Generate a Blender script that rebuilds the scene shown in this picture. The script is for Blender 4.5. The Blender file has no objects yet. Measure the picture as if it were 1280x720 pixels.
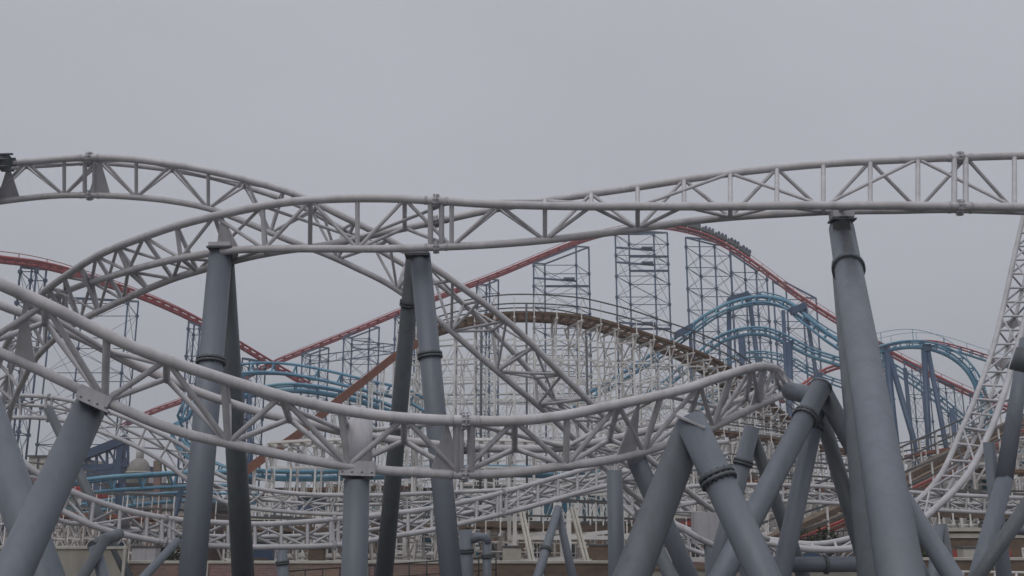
import bpy, math, random
from mathutils import Vector, Matrix
random.seed(7)
V = Vector
sc = bpy.context.scene
COL = sc.collection

# ------------------------------------------------------------------ camera
F = 1250.0; HOR = 650.0; CZ = 4.0
TH = math.atan((HOR-360)/F)
CAM = V((0, 0, CZ))
FW = V((0, math.cos(TH), math.sin(TH))); UPV = V((0, -math.sin(TH), math.cos(TH))); RT = V((1, 0, 0))
def P(x, y, Y):
    """world point lying Y metres out along the ground from the viewpoint"""
    d = FW + RT*((x-640)/F) + UPV*((360-y)/F)
    return CAM + d*(Y/d.y)
def dia(px, p):
    return px*(p-CAM).dot(FW)/F
cam = bpy.data.cameras.new('camera'); co = bpy.data.objects.new('camera', cam); COL.objects.link(co)
cam.sensor_width = 36; cam.lens = 36*F/1280; cam.clip_end = 9000; cam.clip_start = .1
co.location = CAM; co.rotation_euler = (math.pi/2+TH, 0, 0); sc.camera = co

# ------------------------------------------------------------------ materials
def srgb(r, g, b):
    f = lambda c: (c/255/12.92) if c/255 <= .04045 else ((c/255+.055)/1.055)**2.4
    return (f(r), f(g), f(b), 1)
def mat(name, c1, c2=None, scale=3.0, rough=.5, stretch=None, lo=.4, hi=.7, bump=0.0, spec=.5, metal=0, c3=None, streak=None):
    m = bpy.data.materials.new(name); m.use_nodes = True
    nt = m.node_tree; N = nt.nodes; L = nt.links
    b = N['Principled BSDF']; b.inputs['Roughness'].default_value = rough
    b.inputs['Specular IOR Level'].default_value = spec; b.inputs['Metallic'].default_value = metal
    c1 = tuple(c1)+((1,) if len(c1) == 3 else ())
    c2 = c2 or tuple(c*.75 for c in c1[:3])
    c2 = tuple(c2)+((1,) if len(c2) == 3 else ())
    tc = N.new('ShaderNodeNewGeometry')
    mp = N.new('ShaderNodeMapping'); mp.inputs['Scale'].default_value = stretch or (1, 1, 1)
    L.new(tc.outputs['Position'], mp.inputs['Vector'])
    n = N.new('ShaderNodeTexNoise'); n.inputs['Scale'].default_value = scale; n.inputs['Detail'].default_value = 6; n.inputs['Roughness'].default_value = .65
    L.new(mp.outputs[0], n.inputs['Vector'])
    r = N.new('ShaderNodeMapRange'); r.inputs['From Min'].default_value = lo; r.inputs['From Max'].default_value = hi
    L.new(n.outputs['Fac'], r.inputs['Value'])
    mx = N.new('ShaderNodeMix'); mx.data_type = 'RGBA'; mx.inputs[6].default_value = c1; mx.inputs[7].default_value = c2
    L.new(r.outputs[0], mx.inputs[0])
    out = mx.outputs[2]
    if c3:
        n2 = N.new('ShaderNodeTexNoise'); n2.inputs['Scale'].default_value = scale*.27; n2.inputs['Detail'].default_value = 3
        L.new(tc.outputs['Position'], n2.inputs['Vector'])
        r2 = N.new('ShaderNodeMapRange'); r2.inputs['From Min'].default_value = .5; r2.inputs['From Max'].default_value = .72
        L.new(n2.outputs['Fac'], r2.inputs['Value'])
        m2 = N.new('ShaderNodeMix'); m2.data_type = 'RGBA'; m2.inputs[7].default_value = tuple(c3)+(1,)
        L.new(r2.outputs[0], m2.inputs[0]); L.new(out, m2.inputs[6]); out = m2.outputs[2]
    if streak:
        ms = N.new('ShaderNodeMapping'); ms.inputs['Scale'].default_value = (streak[1], streak[1], streak[1]*.06); L.new(tc.outputs['Position'], ms.inputs['Vector'])
        n3 = N.new('ShaderNodeTexNoise'); n3.inputs['Scale'].default_value = 1; n3.inputs['Detail'].default_value = 5; n3.inputs['Roughness'].default_value = .7; L.new(ms.outputs[0], n3.inputs['Vector'])
        r3 = N.new('ShaderNodeMapRange'); r3.inputs['From Min'].default_value = .48; r3.inputs['From Max'].default_value = .78; r3.inputs['To Max'].default_value = streak[0]; L.new(n3.outputs['Fac'], r3.inputs['Value'])
        m3 = N.new('ShaderNodeMix'); m3.data_type = 'RGBA'; m3.inputs[7].default_value = tuple(streak[2])+(1,)
        L.new(r3.outputs[0], m3.inputs[0]); L.new(out, m3.inputs[6]); out = m3.outputs[2]
        n4 = N.new('ShaderNodeTexNoise'); n4.inputs['Scale'].default_value = 14; n4.inputs['Detail'].default_value = 3; L.new(tc.outputs['Position'], n4.inputs['Vector'])
        r4 = N.new('ShaderNodeMapRange'); r4.inputs['From Min'].default_value = .66; r4.inputs['From Max'].default_value = .72; r4.inputs['To Max'].default_value = .22; L.new(n4.outputs['Fac'], r4.inputs['Value'])
        m4 = N.new('ShaderNodeMix'); m4.data_type = 'RGBA'; m4.inputs[7].default_value = tuple(c*.55 for c in c2[:3])+(1,)
        L.new(r4.outputs[0], m4.inputs[0]); L.new(out, m4.inputs[6]); out = m4.outputs[2]
    L.new(out, b.inputs['Base Color'])
    rr = N.new('ShaderNodeMapRange'); rr.inputs['To Min'].default_value = max(.05, rough-.12); rr.inputs['To Max'].default_value = min(1, rough+.15)
    L.new(n.outputs['Fac'], rr.inputs['Value']); L.new(rr.outputs[0], b.inputs['Roughness'])
    if bump:
        bp = N.new('ShaderNodeBump'); bp.inputs['Strength'].default_value = bump; bp.inputs['Distance'].default_value = .02
        L.new(n.outputs['Fac'], bp.inputs['Height']); L.new(bp.outputs[0], b.inputs['Normal'])
    return m
M = {}
M['rail'] = mat('weathered_white_steel', (.58, .565, .58), (.42, .405, .41), 1.9, .45, lo=.35, hi=.72, c3=(.47, .445, .43), streak=(.6, 4, (.30, .28, .265)))
M['brace'] = mat('white_brace_steel', (.55, .54, .555), (.40, .39, .40), 2.2, .5, lo=.35, hi=.72, streak=(.5, 5, (.29, .27, .26)))
M['plate'] = mat('white_plate_steel', (.50, .49, .51), (.39, .38, .395), 1.4, .55, lo=.3, hi=.8, streak=(.7, 6, (.26, .24, .22)))
M['rail2'] = mat('far_white_steel', (.50, .495, .51), (.36, .355, .37), 1.1, .5, c3=(.41, .40, .395))
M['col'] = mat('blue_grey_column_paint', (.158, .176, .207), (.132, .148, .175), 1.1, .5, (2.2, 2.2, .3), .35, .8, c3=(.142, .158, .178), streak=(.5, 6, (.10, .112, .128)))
M['col_shaded'] = mat('shaded_greenish_grey_column', (.112, .126, .138), (.092, .104, .112), 1.0, .5, (2.2, 2.2, .3), .35, .8, streak=(.7, 5, (.06, .068, .07)))  # column paint again, with shade put into its colour for the shaded legs
M['bolt'] = mat('dark_flange_steel', (.09, .10, .11), (.06, .065, .07), 5, .5)
M['red'] = mat('faded_red_steel', (.40, .045, .045), (.28, .045, .045), .5, .5, c3=(.33, .08, .07))
M['tower'] = mat('slate_blue_steel', (.05, .085, .15), (.04, .065, .115), .4, .5)
M['lblue'] = mat('light_blue_steel', (.11, .28, .40), (.08, .20, .31), .8, .5, c3=(.20, .38, .46))
M['dblue'] = mat('navy_support_steel', (.05, .09, .16), (.04, .07, .12), .5, .45)
M['wood'] = mat('whitewashed_timber', (.74, .73, .71), (.52, .50, .48), .7, .75, lo=.4, hi=.75, c3=(.60, .57, .53))
M['deck'] = mat('brown_track_timber', (.20, .115, .07), (.11, .07, .045), 1.3, .8, c3=(.15, .12, .06))
M['rust'] = mat('rust_red_timber', (.24, .095, .06), (.16, .075, .05), .8, .7)
M['brick'] = mat('brick_mottled', (.26, .13, .09), (.18, .10, .075), 2.5, .9)
M['conc'] = mat('concrete', (.33, .31, .27), (.22, .21, .18), .8, .9, (1, 1, .25), c3=(.26, .23, .17))
M['asph'] = mat('worn_tarmac', (.12, .115, .11), (.07, .07, .068), .5, .9)
M['cream'] = mat('cream_render', (.50, .48, .42), (.36, .34, .30), .7, .8)
M['dgrey'] = mat('dark_grey_cladding', (.10, .10, .10), (.07, .07, .07), .6, .8)
M['brown'] = mat('brown_boards', (.17, .12, .085), (.10, .075, .055), 1.2, .85, (1, 1, 3))
M['teal'] = mat('teal_blue_paint', (.055, .19, .27), (.04, .13, .20), .8, .5)
M['glass'] = mat('window_glass', (.05, .06, .07), (.04, .045, .05), .5, .12)
M['green'] = mat('leaf_green', (.06, .085, .03), (.04, .06, .022), 6, .8)
M['bark'] = mat('bark', (.09, .07, .05), (.06, .05, .04), 8, .9)
M['redp'] = mat('red_paint', (.36, .05, .045), (.25, .045, .04), 1, .5)
M['dome'] = mat('dome_lead', (.27, .25, .23), (.20, .19, .18), 1, .6)
M['black'] = mat('black_rubber', (.03, .03, .03), (.02, .02, .02), 3, .6)

# blue-grey column with a dark run-off stain below its head
m = M['col'].copy(); m.name = 'stained_column_paint'; N = m.node_tree.nodes; L = m.node_tree.links; b = N['Principled BSDF']
src = b.inputs['Base Color'].links[0].from_socket; g = [n for n in N if n.bl_idname == 'ShaderNodeNewGeometry'][0]
hp = P(1054, 300, 22.5); sx = N.new('ShaderNodeSeparateXYZ'); L.new(g.outputs['Position'], sx.inputs[0])
def mr(inp, a, b_, c=0, d=1):
    r = N.new('ShaderNodeMapRange'); r.interpolation_type = 'SMOOTHSTEP'; L.new(inp, r.inputs['Value'])
    for k, v in zip(('From Min', 'From Max', 'To Min', 'To Max'), (a, b_, c, d)): r.inputs[k].default_value = v
    return r.outputs[0]
def ma(op, x, y):
    n = N.new('ShaderNodeMath'); n.operation = op
    for k, v in enumerate((x, y)):
        if isinstance(v, (int, float)): n.inputs[k].default_value = v
        else: L.new(v, n.inputs[k])
    return n.outputs[0]
t0, t1 = P(1052, 286, 22.8), P(1126, 720, 12.6); kx = (t1.x-t0.x)/(t1.z-t0.z)
ab = ma('ABSOLUTE', ma('SUBTRACT', ma('SUBTRACT', sx.outputs['X'], t0.x-.09), ma('MULTIPLY', ma('SUBTRACT', sx.outputs['Z'], t0.z), kx)), 0)
no = N.new('ShaderNodeTexNoise'); no.inputs['Scale'].default_value = 2.2; mpp = N.new('ShaderNodeMapping'); mpp.inputs['Scale'].default_value = (6, 6, .5); L.new(g.outputs['Position'], mpp.inputs[0]); L.new(mpp.outputs[0], no.inputs['Vector'])
f = ma('MULTIPLY', mr(ma('SUBTRACT', ab, ma('MULTIPLY', no.outputs['Fac'], .14)), .0, .13, 1, 0), mr(sx.outputs['Z'], hp.z-2.6, hp.z-.5))
f = ma('MULTIPLY', f, .92)
mx = N.new('ShaderNodeMix'); mx.data_type = 'RGBA'; L.new(f, mx.inputs[0]); L.new(src, mx.inputs[6]); mx.inputs[7].default_value = (.03, .034, .042, 1); L.new(mx.outputs[2], b.inputs['Base Color'])
M['stain'] = m
# brick pattern
def brickmat(name, a, b, mortar):
    m = bpy.data.materials.new(name); m.use_nodes = True; N = m.node_tree.nodes; L = m.node_tree.links
    g = N.new('ShaderNodeNewGeometry'); mp = N.new('ShaderNodeMapping'); mp.inputs['Rotation'].default_value = (math.pi/2, 0, 0)
    L.new(g.outputs['Position'], mp.inputs['Vector'])
    br = N.new('ShaderNodeTexBrick'); br.inputs['Scale'].default_value = 1; br.inputs['Brick Width'].default_value = .23; br.inputs['Row Height'].default_value = .075
    br.inputs['Mortar Size'].default_value = .008
    br.inputs['Color1'].default_value = a+(1,); br.inputs['Color2'].default_value = b+(1,); br.inputs['Mortar'].default_value = mortar+(1,)
    L.new(mp.outputs[0], br.inputs['Vector']); no = N.new('ShaderNodeTexNoise'); no.inputs['Scale'].default_value = .6
    L.new(g.outputs['Position'], no.inputs['Vector'])
    mx = N.new('ShaderNodeMix'); mx.data_type = 'RGBA'; mx.blend_type = 'MULTIPLY'; mx.inputs[0].default_value = .6
    L.new(br.outputs['Color'], mx.inputs[6]); L.new(no.outputs['Color'], mx.inputs[7])
    mh = N.new('ShaderNodeHueSaturation'); mh.inputs['Saturation'].default_value = .8; mh.inputs['Value'].default_value = 1.5
    L.new(mx.outputs[2], mh.inputs['Color'])
    L.new(mh.outputs[0], N['Principled BSDF'].inputs['Base Color']); N['Principled BSDF'].inputs['Roughness'].default_value = .9
    return m
M['brick'] = brickmat('red_brick', (.24, .115, .085), (.17, .085, .065), (.25, .23, .2))

# ------------------------------------------------------------------ mesh helpers
def frame(t):
    t = t.normalized()
    a = V((0, 0, 1)) if abs(t.z) < .9 else V((0, 1, 0))
    u = t.cross(a).normalized(); w = u.cross(t).normalized()
    return u, w
class MB:
    def __init__(s): s.v = []; s.f = []; s.smooth = []
    def ring(s, c, u, w, r, n):
        i = len(s.v)
        for k in range(n):
            a = 2*math.pi*k/n; s.v.append(c+u*(r*math.cos(a))+w*(r*math.sin(a)))
        return i
    def tube(s, pts, r, n=10, cap=True):
        pts = [V(p) for p in pts]
        rr = r if isinstance(r, (list, tuple)) else [r]*len(pts)
        u, w = frame(pts[1]-pts[0]); prev = None
        for k, p in enumerate(pts):
            t = (pts[min(k+1, len(pts)-1)]-pts[max(k-1, 0)]).normalized()
            u = (u-t*u.dot(t)).normalized(); w = t.cross(u)
            i = s.ring(p, u, w, rr[k], n)
            if prev is not None:
                for j in range(n):
                    s.f.append((prev+j, prev+(j+1) % n, i+(j+1) % n, i+j)); s.smooth.append(n > 5)
            elif cap: s.f.append(tuple(range(i+n-1, i-1, -1))); s.smooth.append(False)
            prev = i
        if cap: s.f.append(tuple(range(prev, prev+n))); s.smooth.append(False)
        return s
    def bar(s, a, b, wx, wy=None):
        """square timber between two points"""
        wy = wy or wx
        a = V(a); b = V(b); t = (b-a)
        if t.length < 1e-4: return s
        u, w = frame(t); i = len(s.v)
        for p in (a, b):
            for (x, y) in ((-1, -1), (1, -1), (1, 1), (-1, 1)): s.v.append(p+u*(x*wx/2)+w*(y*wy/2))
        for q in ((3, 2, 1, 0), (4, 5, 6, 7), (0, 1, 5, 4), (1, 2, 6, 5), (2, 3, 7, 6), (3, 0, 4, 7)):
            s.f.append(tuple(i+k for k in q)); s.smooth.append(False)
        return s
    def box(s, c, sx, sy, sz, rot=0):
        i = len(s.v); R = Matrix.Rotation(rot, 3, 'Z'); c = V(c)
        for z in (-1, 1):
            for (x, y) in ((-1, -1), (1, -1), (1, 1), (-1, 1)): s.v.append(c+R@V((x*sx/2, y*sy/2, z*sz/2)))
        for q in ((3, 2, 1, 0), (4, 5, 6, 7), (0, 1, 5, 4), (1, 2, 6, 5), (2, 3, 7, 6), (3, 0, 4, 7)):
            s.f.append(tuple(i+k for k in q)); s.smooth.append(False)
        return s
    def prism(s, poly, th):
        """flat polygon of 3D points given thickness th"""
        poly = [V(p) for p in poly]; n = (poly[1]-poly[0]).cross(poly[2]-poly[0]).normalized()*th/2
        i = len(s.v); k = len(poly)
        s.v += [p-n for p in poly]+[p+n for p in poly]
        s.f.append(tuple(range(i+k-1, i-1, -1))); s.f.append(tuple(range(i+k, i+2*k))); s.smooth += [False]*2
        for j in range(k):
            s.f.append((i+j, i+(j+1) % k, i+k+(j+1) % k, i+k+j)); s.smooth.append(False)
        return s
    def disc(s, c, t, r, h, n=20):
        t = V(t).normalized(); return s.tube([V(c)-t*h/2, V(c)+t*h/2], r, n)
    def build(s, name, m, parent=None, **kw):
        me = bpy.data.meshes.new(name)
        base = V((0, 0, 0))
        if parent is not None: base = parent.location
        elif s.v:
            lo = min(s.v, key=lambda p: p.z); base = V((sum(p.x for p in s.v)/len(s.v), sum(p.y for p in s.v)/len(s.v), lo.z))
        me.from_pydata([tuple(p-base) for p in s.v], [], s.f)
        me.polygons.foreach_set('use_smooth', s.smooth)
        me.materials.append(M[m] if isinstance(m, str) else m); me.update()
        o = bpy.data.objects.new(name, me); COL.objects.link(o)
        if parent is not None: o.parent = parent
        else: o.location = base
        for k, v in kw.items(): o[k] = v
        return o
def thing(name, label, cat, loc, group=None):
    o = bpy.data.objects.new(name, None); COL.objects.link(o); o.location = loc; o.empty_display_size = .2
    o['label'] = label; o['category'] = cat
    if group: o['group'] = group
    return o
def tag(o, label, cat, group=None):
    o['label'] = label; o['category'] = cat
    if group: o['group'] = group
    return o
def sub(mb, name, m, part):
    """a sub-part: child of a part whose own origin sits on its thing's origin"""
    root = part.parent; me_o = mb.build(name, m, root); me_o.parent = part; return me_o

def multi(name, mbs, m, parent, most=100):
    for b_ in mbs[:most]: b_.build(name, m, parent)
    if mbs[most:]:
        r = MB()
        for b_ in mbs[most:]:
            i = len(r.v); r.v += b_.v; r.f += [tuple(i+k for k in f) for f in b_.f]; r.smooth += b_.smooth
        r.build(name, m, parent, kind='stuff')
def cr(pts, k=12):
    """catmull-rom through points, k samples per span"""
    out = []; n = len(pts)
    for i in range(n-1):
        p0 = pts[i-1] if i else pts[0]*2-pts[1]
        p1, p2 = pts[i], pts[i+1]; p3 = pts[i+2] if i+2 < n else pts[-1]*2-pts[-2]
        for j in range(k):
            t = j/k; out.append(.5*((2*p1)+(p2-p0)*t+(2*p0-5*p1+4*p2-p3)*t*t+(3*p1-p0-3*p2+p3)*t**3))
    out.append(pts[-1].copy()); return out
def arclen(pts):
    s = [0]
    for a, b in zip(pts, pts[1:]): s.append(s[-1]+(b-a).length)
    return s
def at_s(pts, S, s):
    s = max(0, min(S[-1], s)); lo = 0
    import bisect
    i = min(max(bisect.bisect_right(S, s)-1, 0), len(S)-2)
    t = (s-S[i])/max(1e-9, S[i+1]-S[i]); return pts[i].lerp(pts[i+1], t)

# ------------------------------------------------------------------ the tubular truss track
def truss(name, label, A, B, C, rad=(.1, .1, .1), step=1.27, rb=.045, group=None, splices=(), gussets=(), maxb=100, gw=.3, sides=12, mats=('rail', 'brace'), node=None):
    A = cr([P(*p) for p in A]); B = cr([P(*p) for p in B]); C = cr([P(*p) for p in C])
    n = len(A); mid = [(A[i]+B[i]+C[i])/3 for i in range(n)]; S = arclen(mid)
    k = int(S[-1]/step)
    rt = thing(name, label, 'coaster track', mid[n//2], group)
    MB().tube(A, rad[0], sides).build('rail', mats[0], rt)
    MB().tube(B, rad[1], sides).build('rail', mats[0], rt)
    MB().tube(C, rad[2], sides).build('spine_tube', mats[0], rt)
    def nearest_s(px):
        best = None
        for i, pt in enumerate(mid):
            d = (pt-CAM).dot(FW); x = 640+F*(pt-CAM).dot(RT)/d
            if best is None or abs(x-px) < best[0]: best = (abs(x-px), S[i])
        return best[1]
    off = 0 if node is None else nearest_s(node) % (2*step)
    st = [off+i*step for i in range(k+1) if off+i*step <= S[-1]]
    a = [at_s(A, S, s) for s in st]; b = [at_s(B, S, s) for s in st]; c = [at_s(C, S, s) for s in st]
    seg = []
    for i in range(len(st)):
        seg.append((a[i], b[i], rb*1.15))
        if i % 2 == 0:
            seg.append((a[i], c[i], rb*1.15)); seg.append((b[i], c[i], rb*1.15))
            for j in (i-1, i+1):
                if 0 <= j < len(st): seg.append((c[i], a[j], rb*.95)); seg.append((c[i], b[j], rb*.95))
        if i % 2 == 0 and i+2 < len(st):
            seg.append((a[i], b[i+2], rb*.85) if i % 4 == 0 else (b[i], a[i+2], rb*.85))
    def vis(s_):
        m = (s_[0]+s_[1])/2-CAM; d = m.dot(FW); x = 640+F*m.dot(RT)/d; y = 360-F*m.dot(UPV)/d
        return (0 if -20 < x < 1300 and -20 < y < 740 else 1, m.length)
    seg.sort(key=vis)
    for s_ in seg[:maxb]: MB().tube([s_[0], s_[1]], s_[2], max(6, sides-4), False).build('brace', mats[1], rt)
    if seg[maxb:]:
        mb = MB()
        for s_ in seg[maxb:]: mb.tube([s_[0], s_[1]], s_[2], 6, False)
        mb.build('brace', mats[1], rt, kind='stuff')
    for px in splices:
        s0 = nearest_s(px); mb = MB()
        for ds in (-.13, .13):
            q = [at_s(X, S, s0+ds) for X in (A, B, C)]
            for u, v in ((0, 1), (1, 2), (2, 0)): mb.tube([q[u], q[v]], rb*1.35, 8, False)
        for X, r in ((A, rad[0]), (B, rad[1]), (C, rad[2])):
            p0, p1 = at_s(X, S, s0-.05), at_s(X, S, s0+.05)
            mb.tube([p0, p1], r*1.35, 12)
            for ds in (-.24, .24):
                mb.tube([at_s(X, S, s0+ds-.03), at_s(X, S, s0+ds+.03)], r*1.12, 12)
            u_, w_ = frame(p1-p0); cc = (p0+p1)/2; ax = (p1-p0).normalized()
            for k in range(10):
                an = k*math.pi/5; e = cc+(u_*math.cos(an)+w_*math.sin(an))*r*1.5; mb.tube([e-ax*.07, e+ax*.07], .014, 6)
            mb.tube([cc-ax*.012, cc+ax*.012], r*1.75, 16)
        mb.build('splice_frame', 'plate', rt)
    for px in gussets:
        px, gw_ = px if isinstance(px, tuple) else (px, gw)
        s0 = nearest_s(px)
        for X in (A, B):
            MB().prism([at_s(X, S, s0), at_s(C, S, s0-gw_), at_s(C, S, s0+gw_)], .03).build('gusset_plate', 'plate', rt)
    return rt

# ------------------------------------------------------------------ tubular columns
def col_leg(rt, a, b, ra, rb_, m='col', flanges=(), to_ground=True, cap=False, name='leg', sides=28):
    """a leg from a down to b, run on in line to the ground"""
    if to_ground and b.z > 0:
        t = (a.z)/(a.z-b.z); e = a+(b-a)*t; re = ra+(rb_-ra)*min(t, 1.15)
    else: e, re = b, rb_
    o = MB().tube([a, a.lerp(e, .5), e], [ra, (ra+re)/2, re], sides).build(name, m, rt)
    t = (e-a).normalized()
    for f in flanges:
        p = a.lerp(b, f); r = ra+(rb_-ra)*f; mb = MB()
        mb.disc(p, t, r*1.2, .05, sides); mb.disc(p+t*.07, t, r*1.2, .05, sides)
        u, w = frame(t)
        for k in range(16):
            an = k*math.pi/8; c = p+t*.035+(u*math.cos(an)+w*math.sin(an))*(r*1.1)
            mb.tube([c-t*.08, c+t*.08], .018, 6)
        sub(mb, 'flange', 'bolt', o)
    if to_ground:
        mb = MB().disc(V((e.x, e.y, .025)), V((0, 0, 1)), re*1.6, .05, 24)
        sub(mb, 'base_plate', 'bolt', o)
    if cap:
        sub(MB().disc(a-t*.02, t, ra*1.06, .05, sides), 'end_cap', 'col', o)
    return o
def C_(rt, x0, y0, Y0, w0, x1, y1, Y1, w1, **kw):
    a = P(x0, y0, Y0); b = P(x1, y1, Y1)
    cs = math.cos(math.atan2(abs(x1-x0), abs(y1-y0))); w0 *= cs; w1 *= cs
    return col_leg(rt, a, b, dia(w0, a)/2, dia(w1, b)/2, **kw)
SUP = 'grey tubular supports of the near white coaster'
def frame_of(label, legs, name='support_column', cat='support column'):
    x, y, Y = legs[0][0][:3]
    e = P(x, y, Y); rt = thing(name, label, cat, V((e.x, e.y, 0)), SUP)
    for l in legs: C_(rt, *l[0], *l[1], **(l[2] if len(l) > 2 else {}))
    return rt
def bracket(rt, p, w, h, m='plate', rot=0, depth=None):
    """bolted saddle bracket between column head and track"""
    mb = MB().box(p, w, depth or w*.7, h, rot)
    for sx in (-1, 1): mb.box(p+V((sx*w*.35, 0, -h*.62)), w*.2, w*.6, h*.3, rot)
    o = mb.build('head_bracket', m, rt)
    sub(MB().box(p-V((0, 0, h*.85)), w*1.15, (depth or w*.7)*1.1, .04, rot), 'flange', 'bolt', o)

# ================================================================== NEAR TRACKS
NEARG = 'white tubular truss tracks of the near coaster'
# T2, upper front track
N_ = [(1330, 260, 21.5), (1200, 258, 21.6), (1124, 257, 21.7), (1048, 257, 21.8), (985, 257, 21.8), (920, 258, 21.9), (860, 258, 21.9), (797, 258, 22), (735, 258, 22), (674, 257, 22), (610, 255, 22), (545, 251, 22), (478, 248, 22), (410, 249, 22), (350, 254, 22.1), (282, 267, 22.3), (225, 281, 22.8), (175, 298, 23.6), (125, 318, 24.8), (85, 343, 26.2), (47, 372, 28), (22, 405, 29.8), (2, 445, 31.4), (-12, 490, 32.8), (-20, 540, 34)]
U_ = [(1330, 193, 22.4), (1200, 197, 22.5), (1124, 200, 22.6), (1048, 204, 22.7), (985, 209, 22.8), (920, 216, 22.9), (860, 224, 23.0), (797, 234, 23.1), (735, 243, 23.2), (674, 252, 23.2), (610, 263, 23.2), (545, 277, 23.2), (478, 291, 23.1), (410, 306, 23.0), (350, 314, 23.0), (300, 324, 23.2), (250, 338, 23.6), (212, 350, 24.3), (160, 372, 25.4), (104, 399, 27), (75, 418, 28.6), (44, 449, 30), (28, 478, 31.3), (14, 510, 32.8), (8, 545, 34)]
L_ = [(1330, 266, 22.7), (1200, 262, 22.9), (1124, 263, 23.0), (1048, 264, 23.0), (985, 267, 22.9), (920, 271, 22.8), (860, 277, 22.7), (797, 286, 22.6), (735, 294, 22.6), (674, 301, 22.5), (610, 306, 22.4), (545, 309, 22.3), (478, 311, 22.2), (410, 311, 22.2), (350, 311, 22.3), (290, 313, 22.6), (230, 322, 23.1), (185, 332, 23.9), (140, 345, 25.1), (100, 357, 26.6), (70, 372, 28.4), (46, 398, 30.2), (26, 432, 31.8), (8, 480, 33.3), (-2, 540, 34.6)]
T2 = truss('coaster_track', 'white truss track arching across the frame in front, topmost over the big tapering column', N_, U_, L_, rad=(.097, .09, .09), step=1.1, rb=.047, group=NEARG, splices=(1202, 545), gussets=(288, 112, 66), sides=16, node=797)

# T1, back left track that dives to the lower right
a1 = [(-60, 208, 24.6), (0, 205, 24.8), (62, 200, 25), (112, 197, 25), (162, 199, 25), (212, 205, 25), (262, 214, 25.1), (320, 228, 25.2), (380, 247, 25.4), (425, 269, 25.6), (470, 291, 25.9), (520, 320, 26.2), (580, 361, 26.6), (640, 407, 27.2), (700, 466, 28), (748, 513, 28.8), (800, 563, 29.8), (850, 606, 31), (900, 643, 32.6), (960, 674, 34.5)]
b1 = [(-60, 213, 25.9), (0, 210, 26.1), (62, 206, 26.3), (112, 203, 26.3), (162, 206, 26.3), (212, 212, 26.3), (262, 221, 26.4), (318, 237, 26.5), (372, 256, 26.7), (412, 277, 26.9), (452, 300, 27.1), (500, 328, 27.4), (558, 362, 27.9), (622, 420, 28.3), (668, 470, 29), (707, 513, 29.8), (760, 562, 30.8), (820, 607, 32), (875, 648, 33.4), (935, 684, 35.3)]
c1 = [(-60, 262, 25.1), (0, 252, 25.3), (62, 245, 25.5), (112, 244, 25.5), (162, 246, 25.5), (212, 251, 25.5), (262, 261, 25.6), (310, 279, 25.7), (360, 300, 25.9), (405, 317, 26.2), (445, 335, 26.5), (490, 358, 26.8), (545, 398, 27.2), (600, 446, 27.8), (645, 484, 28.4), (685, 518, 29.3), (738, 568, 30.3), (790, 616, 31.5), (845, 655, 33), (905, 690, 35)]
T1 = truss('coaster_track', 'white truss track humping at upper left then diving behind the central column pair', a1, b1, c1, rad=(.092, .08, .085), step=.98, rb=.042, group=NEARG, splices=(112,), gussets=(8, 126), sides=14, node=170)

# T3, lower front track
a3 = [(-70, 318, 14.2), (0, 355, 14.4), (37, 371, 14.6), (75, 389, 14.7), (112, 408, 14.9), (160, 431, 15.1), (200, 447, 15.3), (240, 461, 15.5), (280, 474, 15.7), (320, 486, 15.9), (370, 500, 16.1), (420, 511, 16.4), (480, 520, 16.6), (530, 524, 16.8), (580, 526, 17), (640, 526, 17.3), (700, 520, 17.6), (760, 508, 18), (812, 497, 18.5), (860, 485, 19), (905, 470, 19.6), (935, 461, 20.3), (953, 458, 21.1), (967, 460, 22.2), (976, 466, 23.2)]
b3 = [(-70, 412, 14.7), (0, 441, 14.9), (37, 457, 15.1), (75, 475, 15.3), (112, 493, 15.5), (155, 512, 15.6), (197, 530, 15.8), (240, 544, 16), (285, 554, 16.2), (330, 564, 16.4), (380, 574, 16.6), (430, 582, 16.8), (480, 588, 17), (530, 591, 17.2), (580, 593, 17.4), (640, 591, 17.7), (700, 583, 18), (750, 577, 18.4), (792, 568, 18.9), (832, 556, 19.4), (880, 539, 19.9), (918, 521, 20.5), (945, 508, 21.2), (968, 498, 22), (990, 489, 23)]
c3 = [(-70, 352, 15.6), (0, 381, 15.7), (37, 395, 15.9), (75, 411, 16.1), (112, 427, 16.3), (160, 452, 16.4), (200, 470, 16.6), (240, 487, 16.8), (285, 503, 17), (330, 517, 17.2), (380, 528, 17.4), (430, 540, 17.6), (480, 548, 17.8), (530, 554, 18), (580, 559, 18.3), (640, 561, 18.6), (700, 560, 18.9), (750, 552, 19.3), (798, 541, 19.8), (845, 528, 20.3), (893, 514, 20.9), (925, 501, 21.5), (950, 490, 22.6), (972, 482, 23.6), (988, 478, 24.4)]
T3 = truss('coaster_track', 'white truss track sagging low across the front, with the thickest nearest rails', a3, c3, b3, rad=(.092, .075, .08), step=1.0, rb=.05, group=NEARG, splices=(582,), gussets=((30, .17), 560, 790, (950, .4)), gw=.3, sides=18, node=285)

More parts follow.
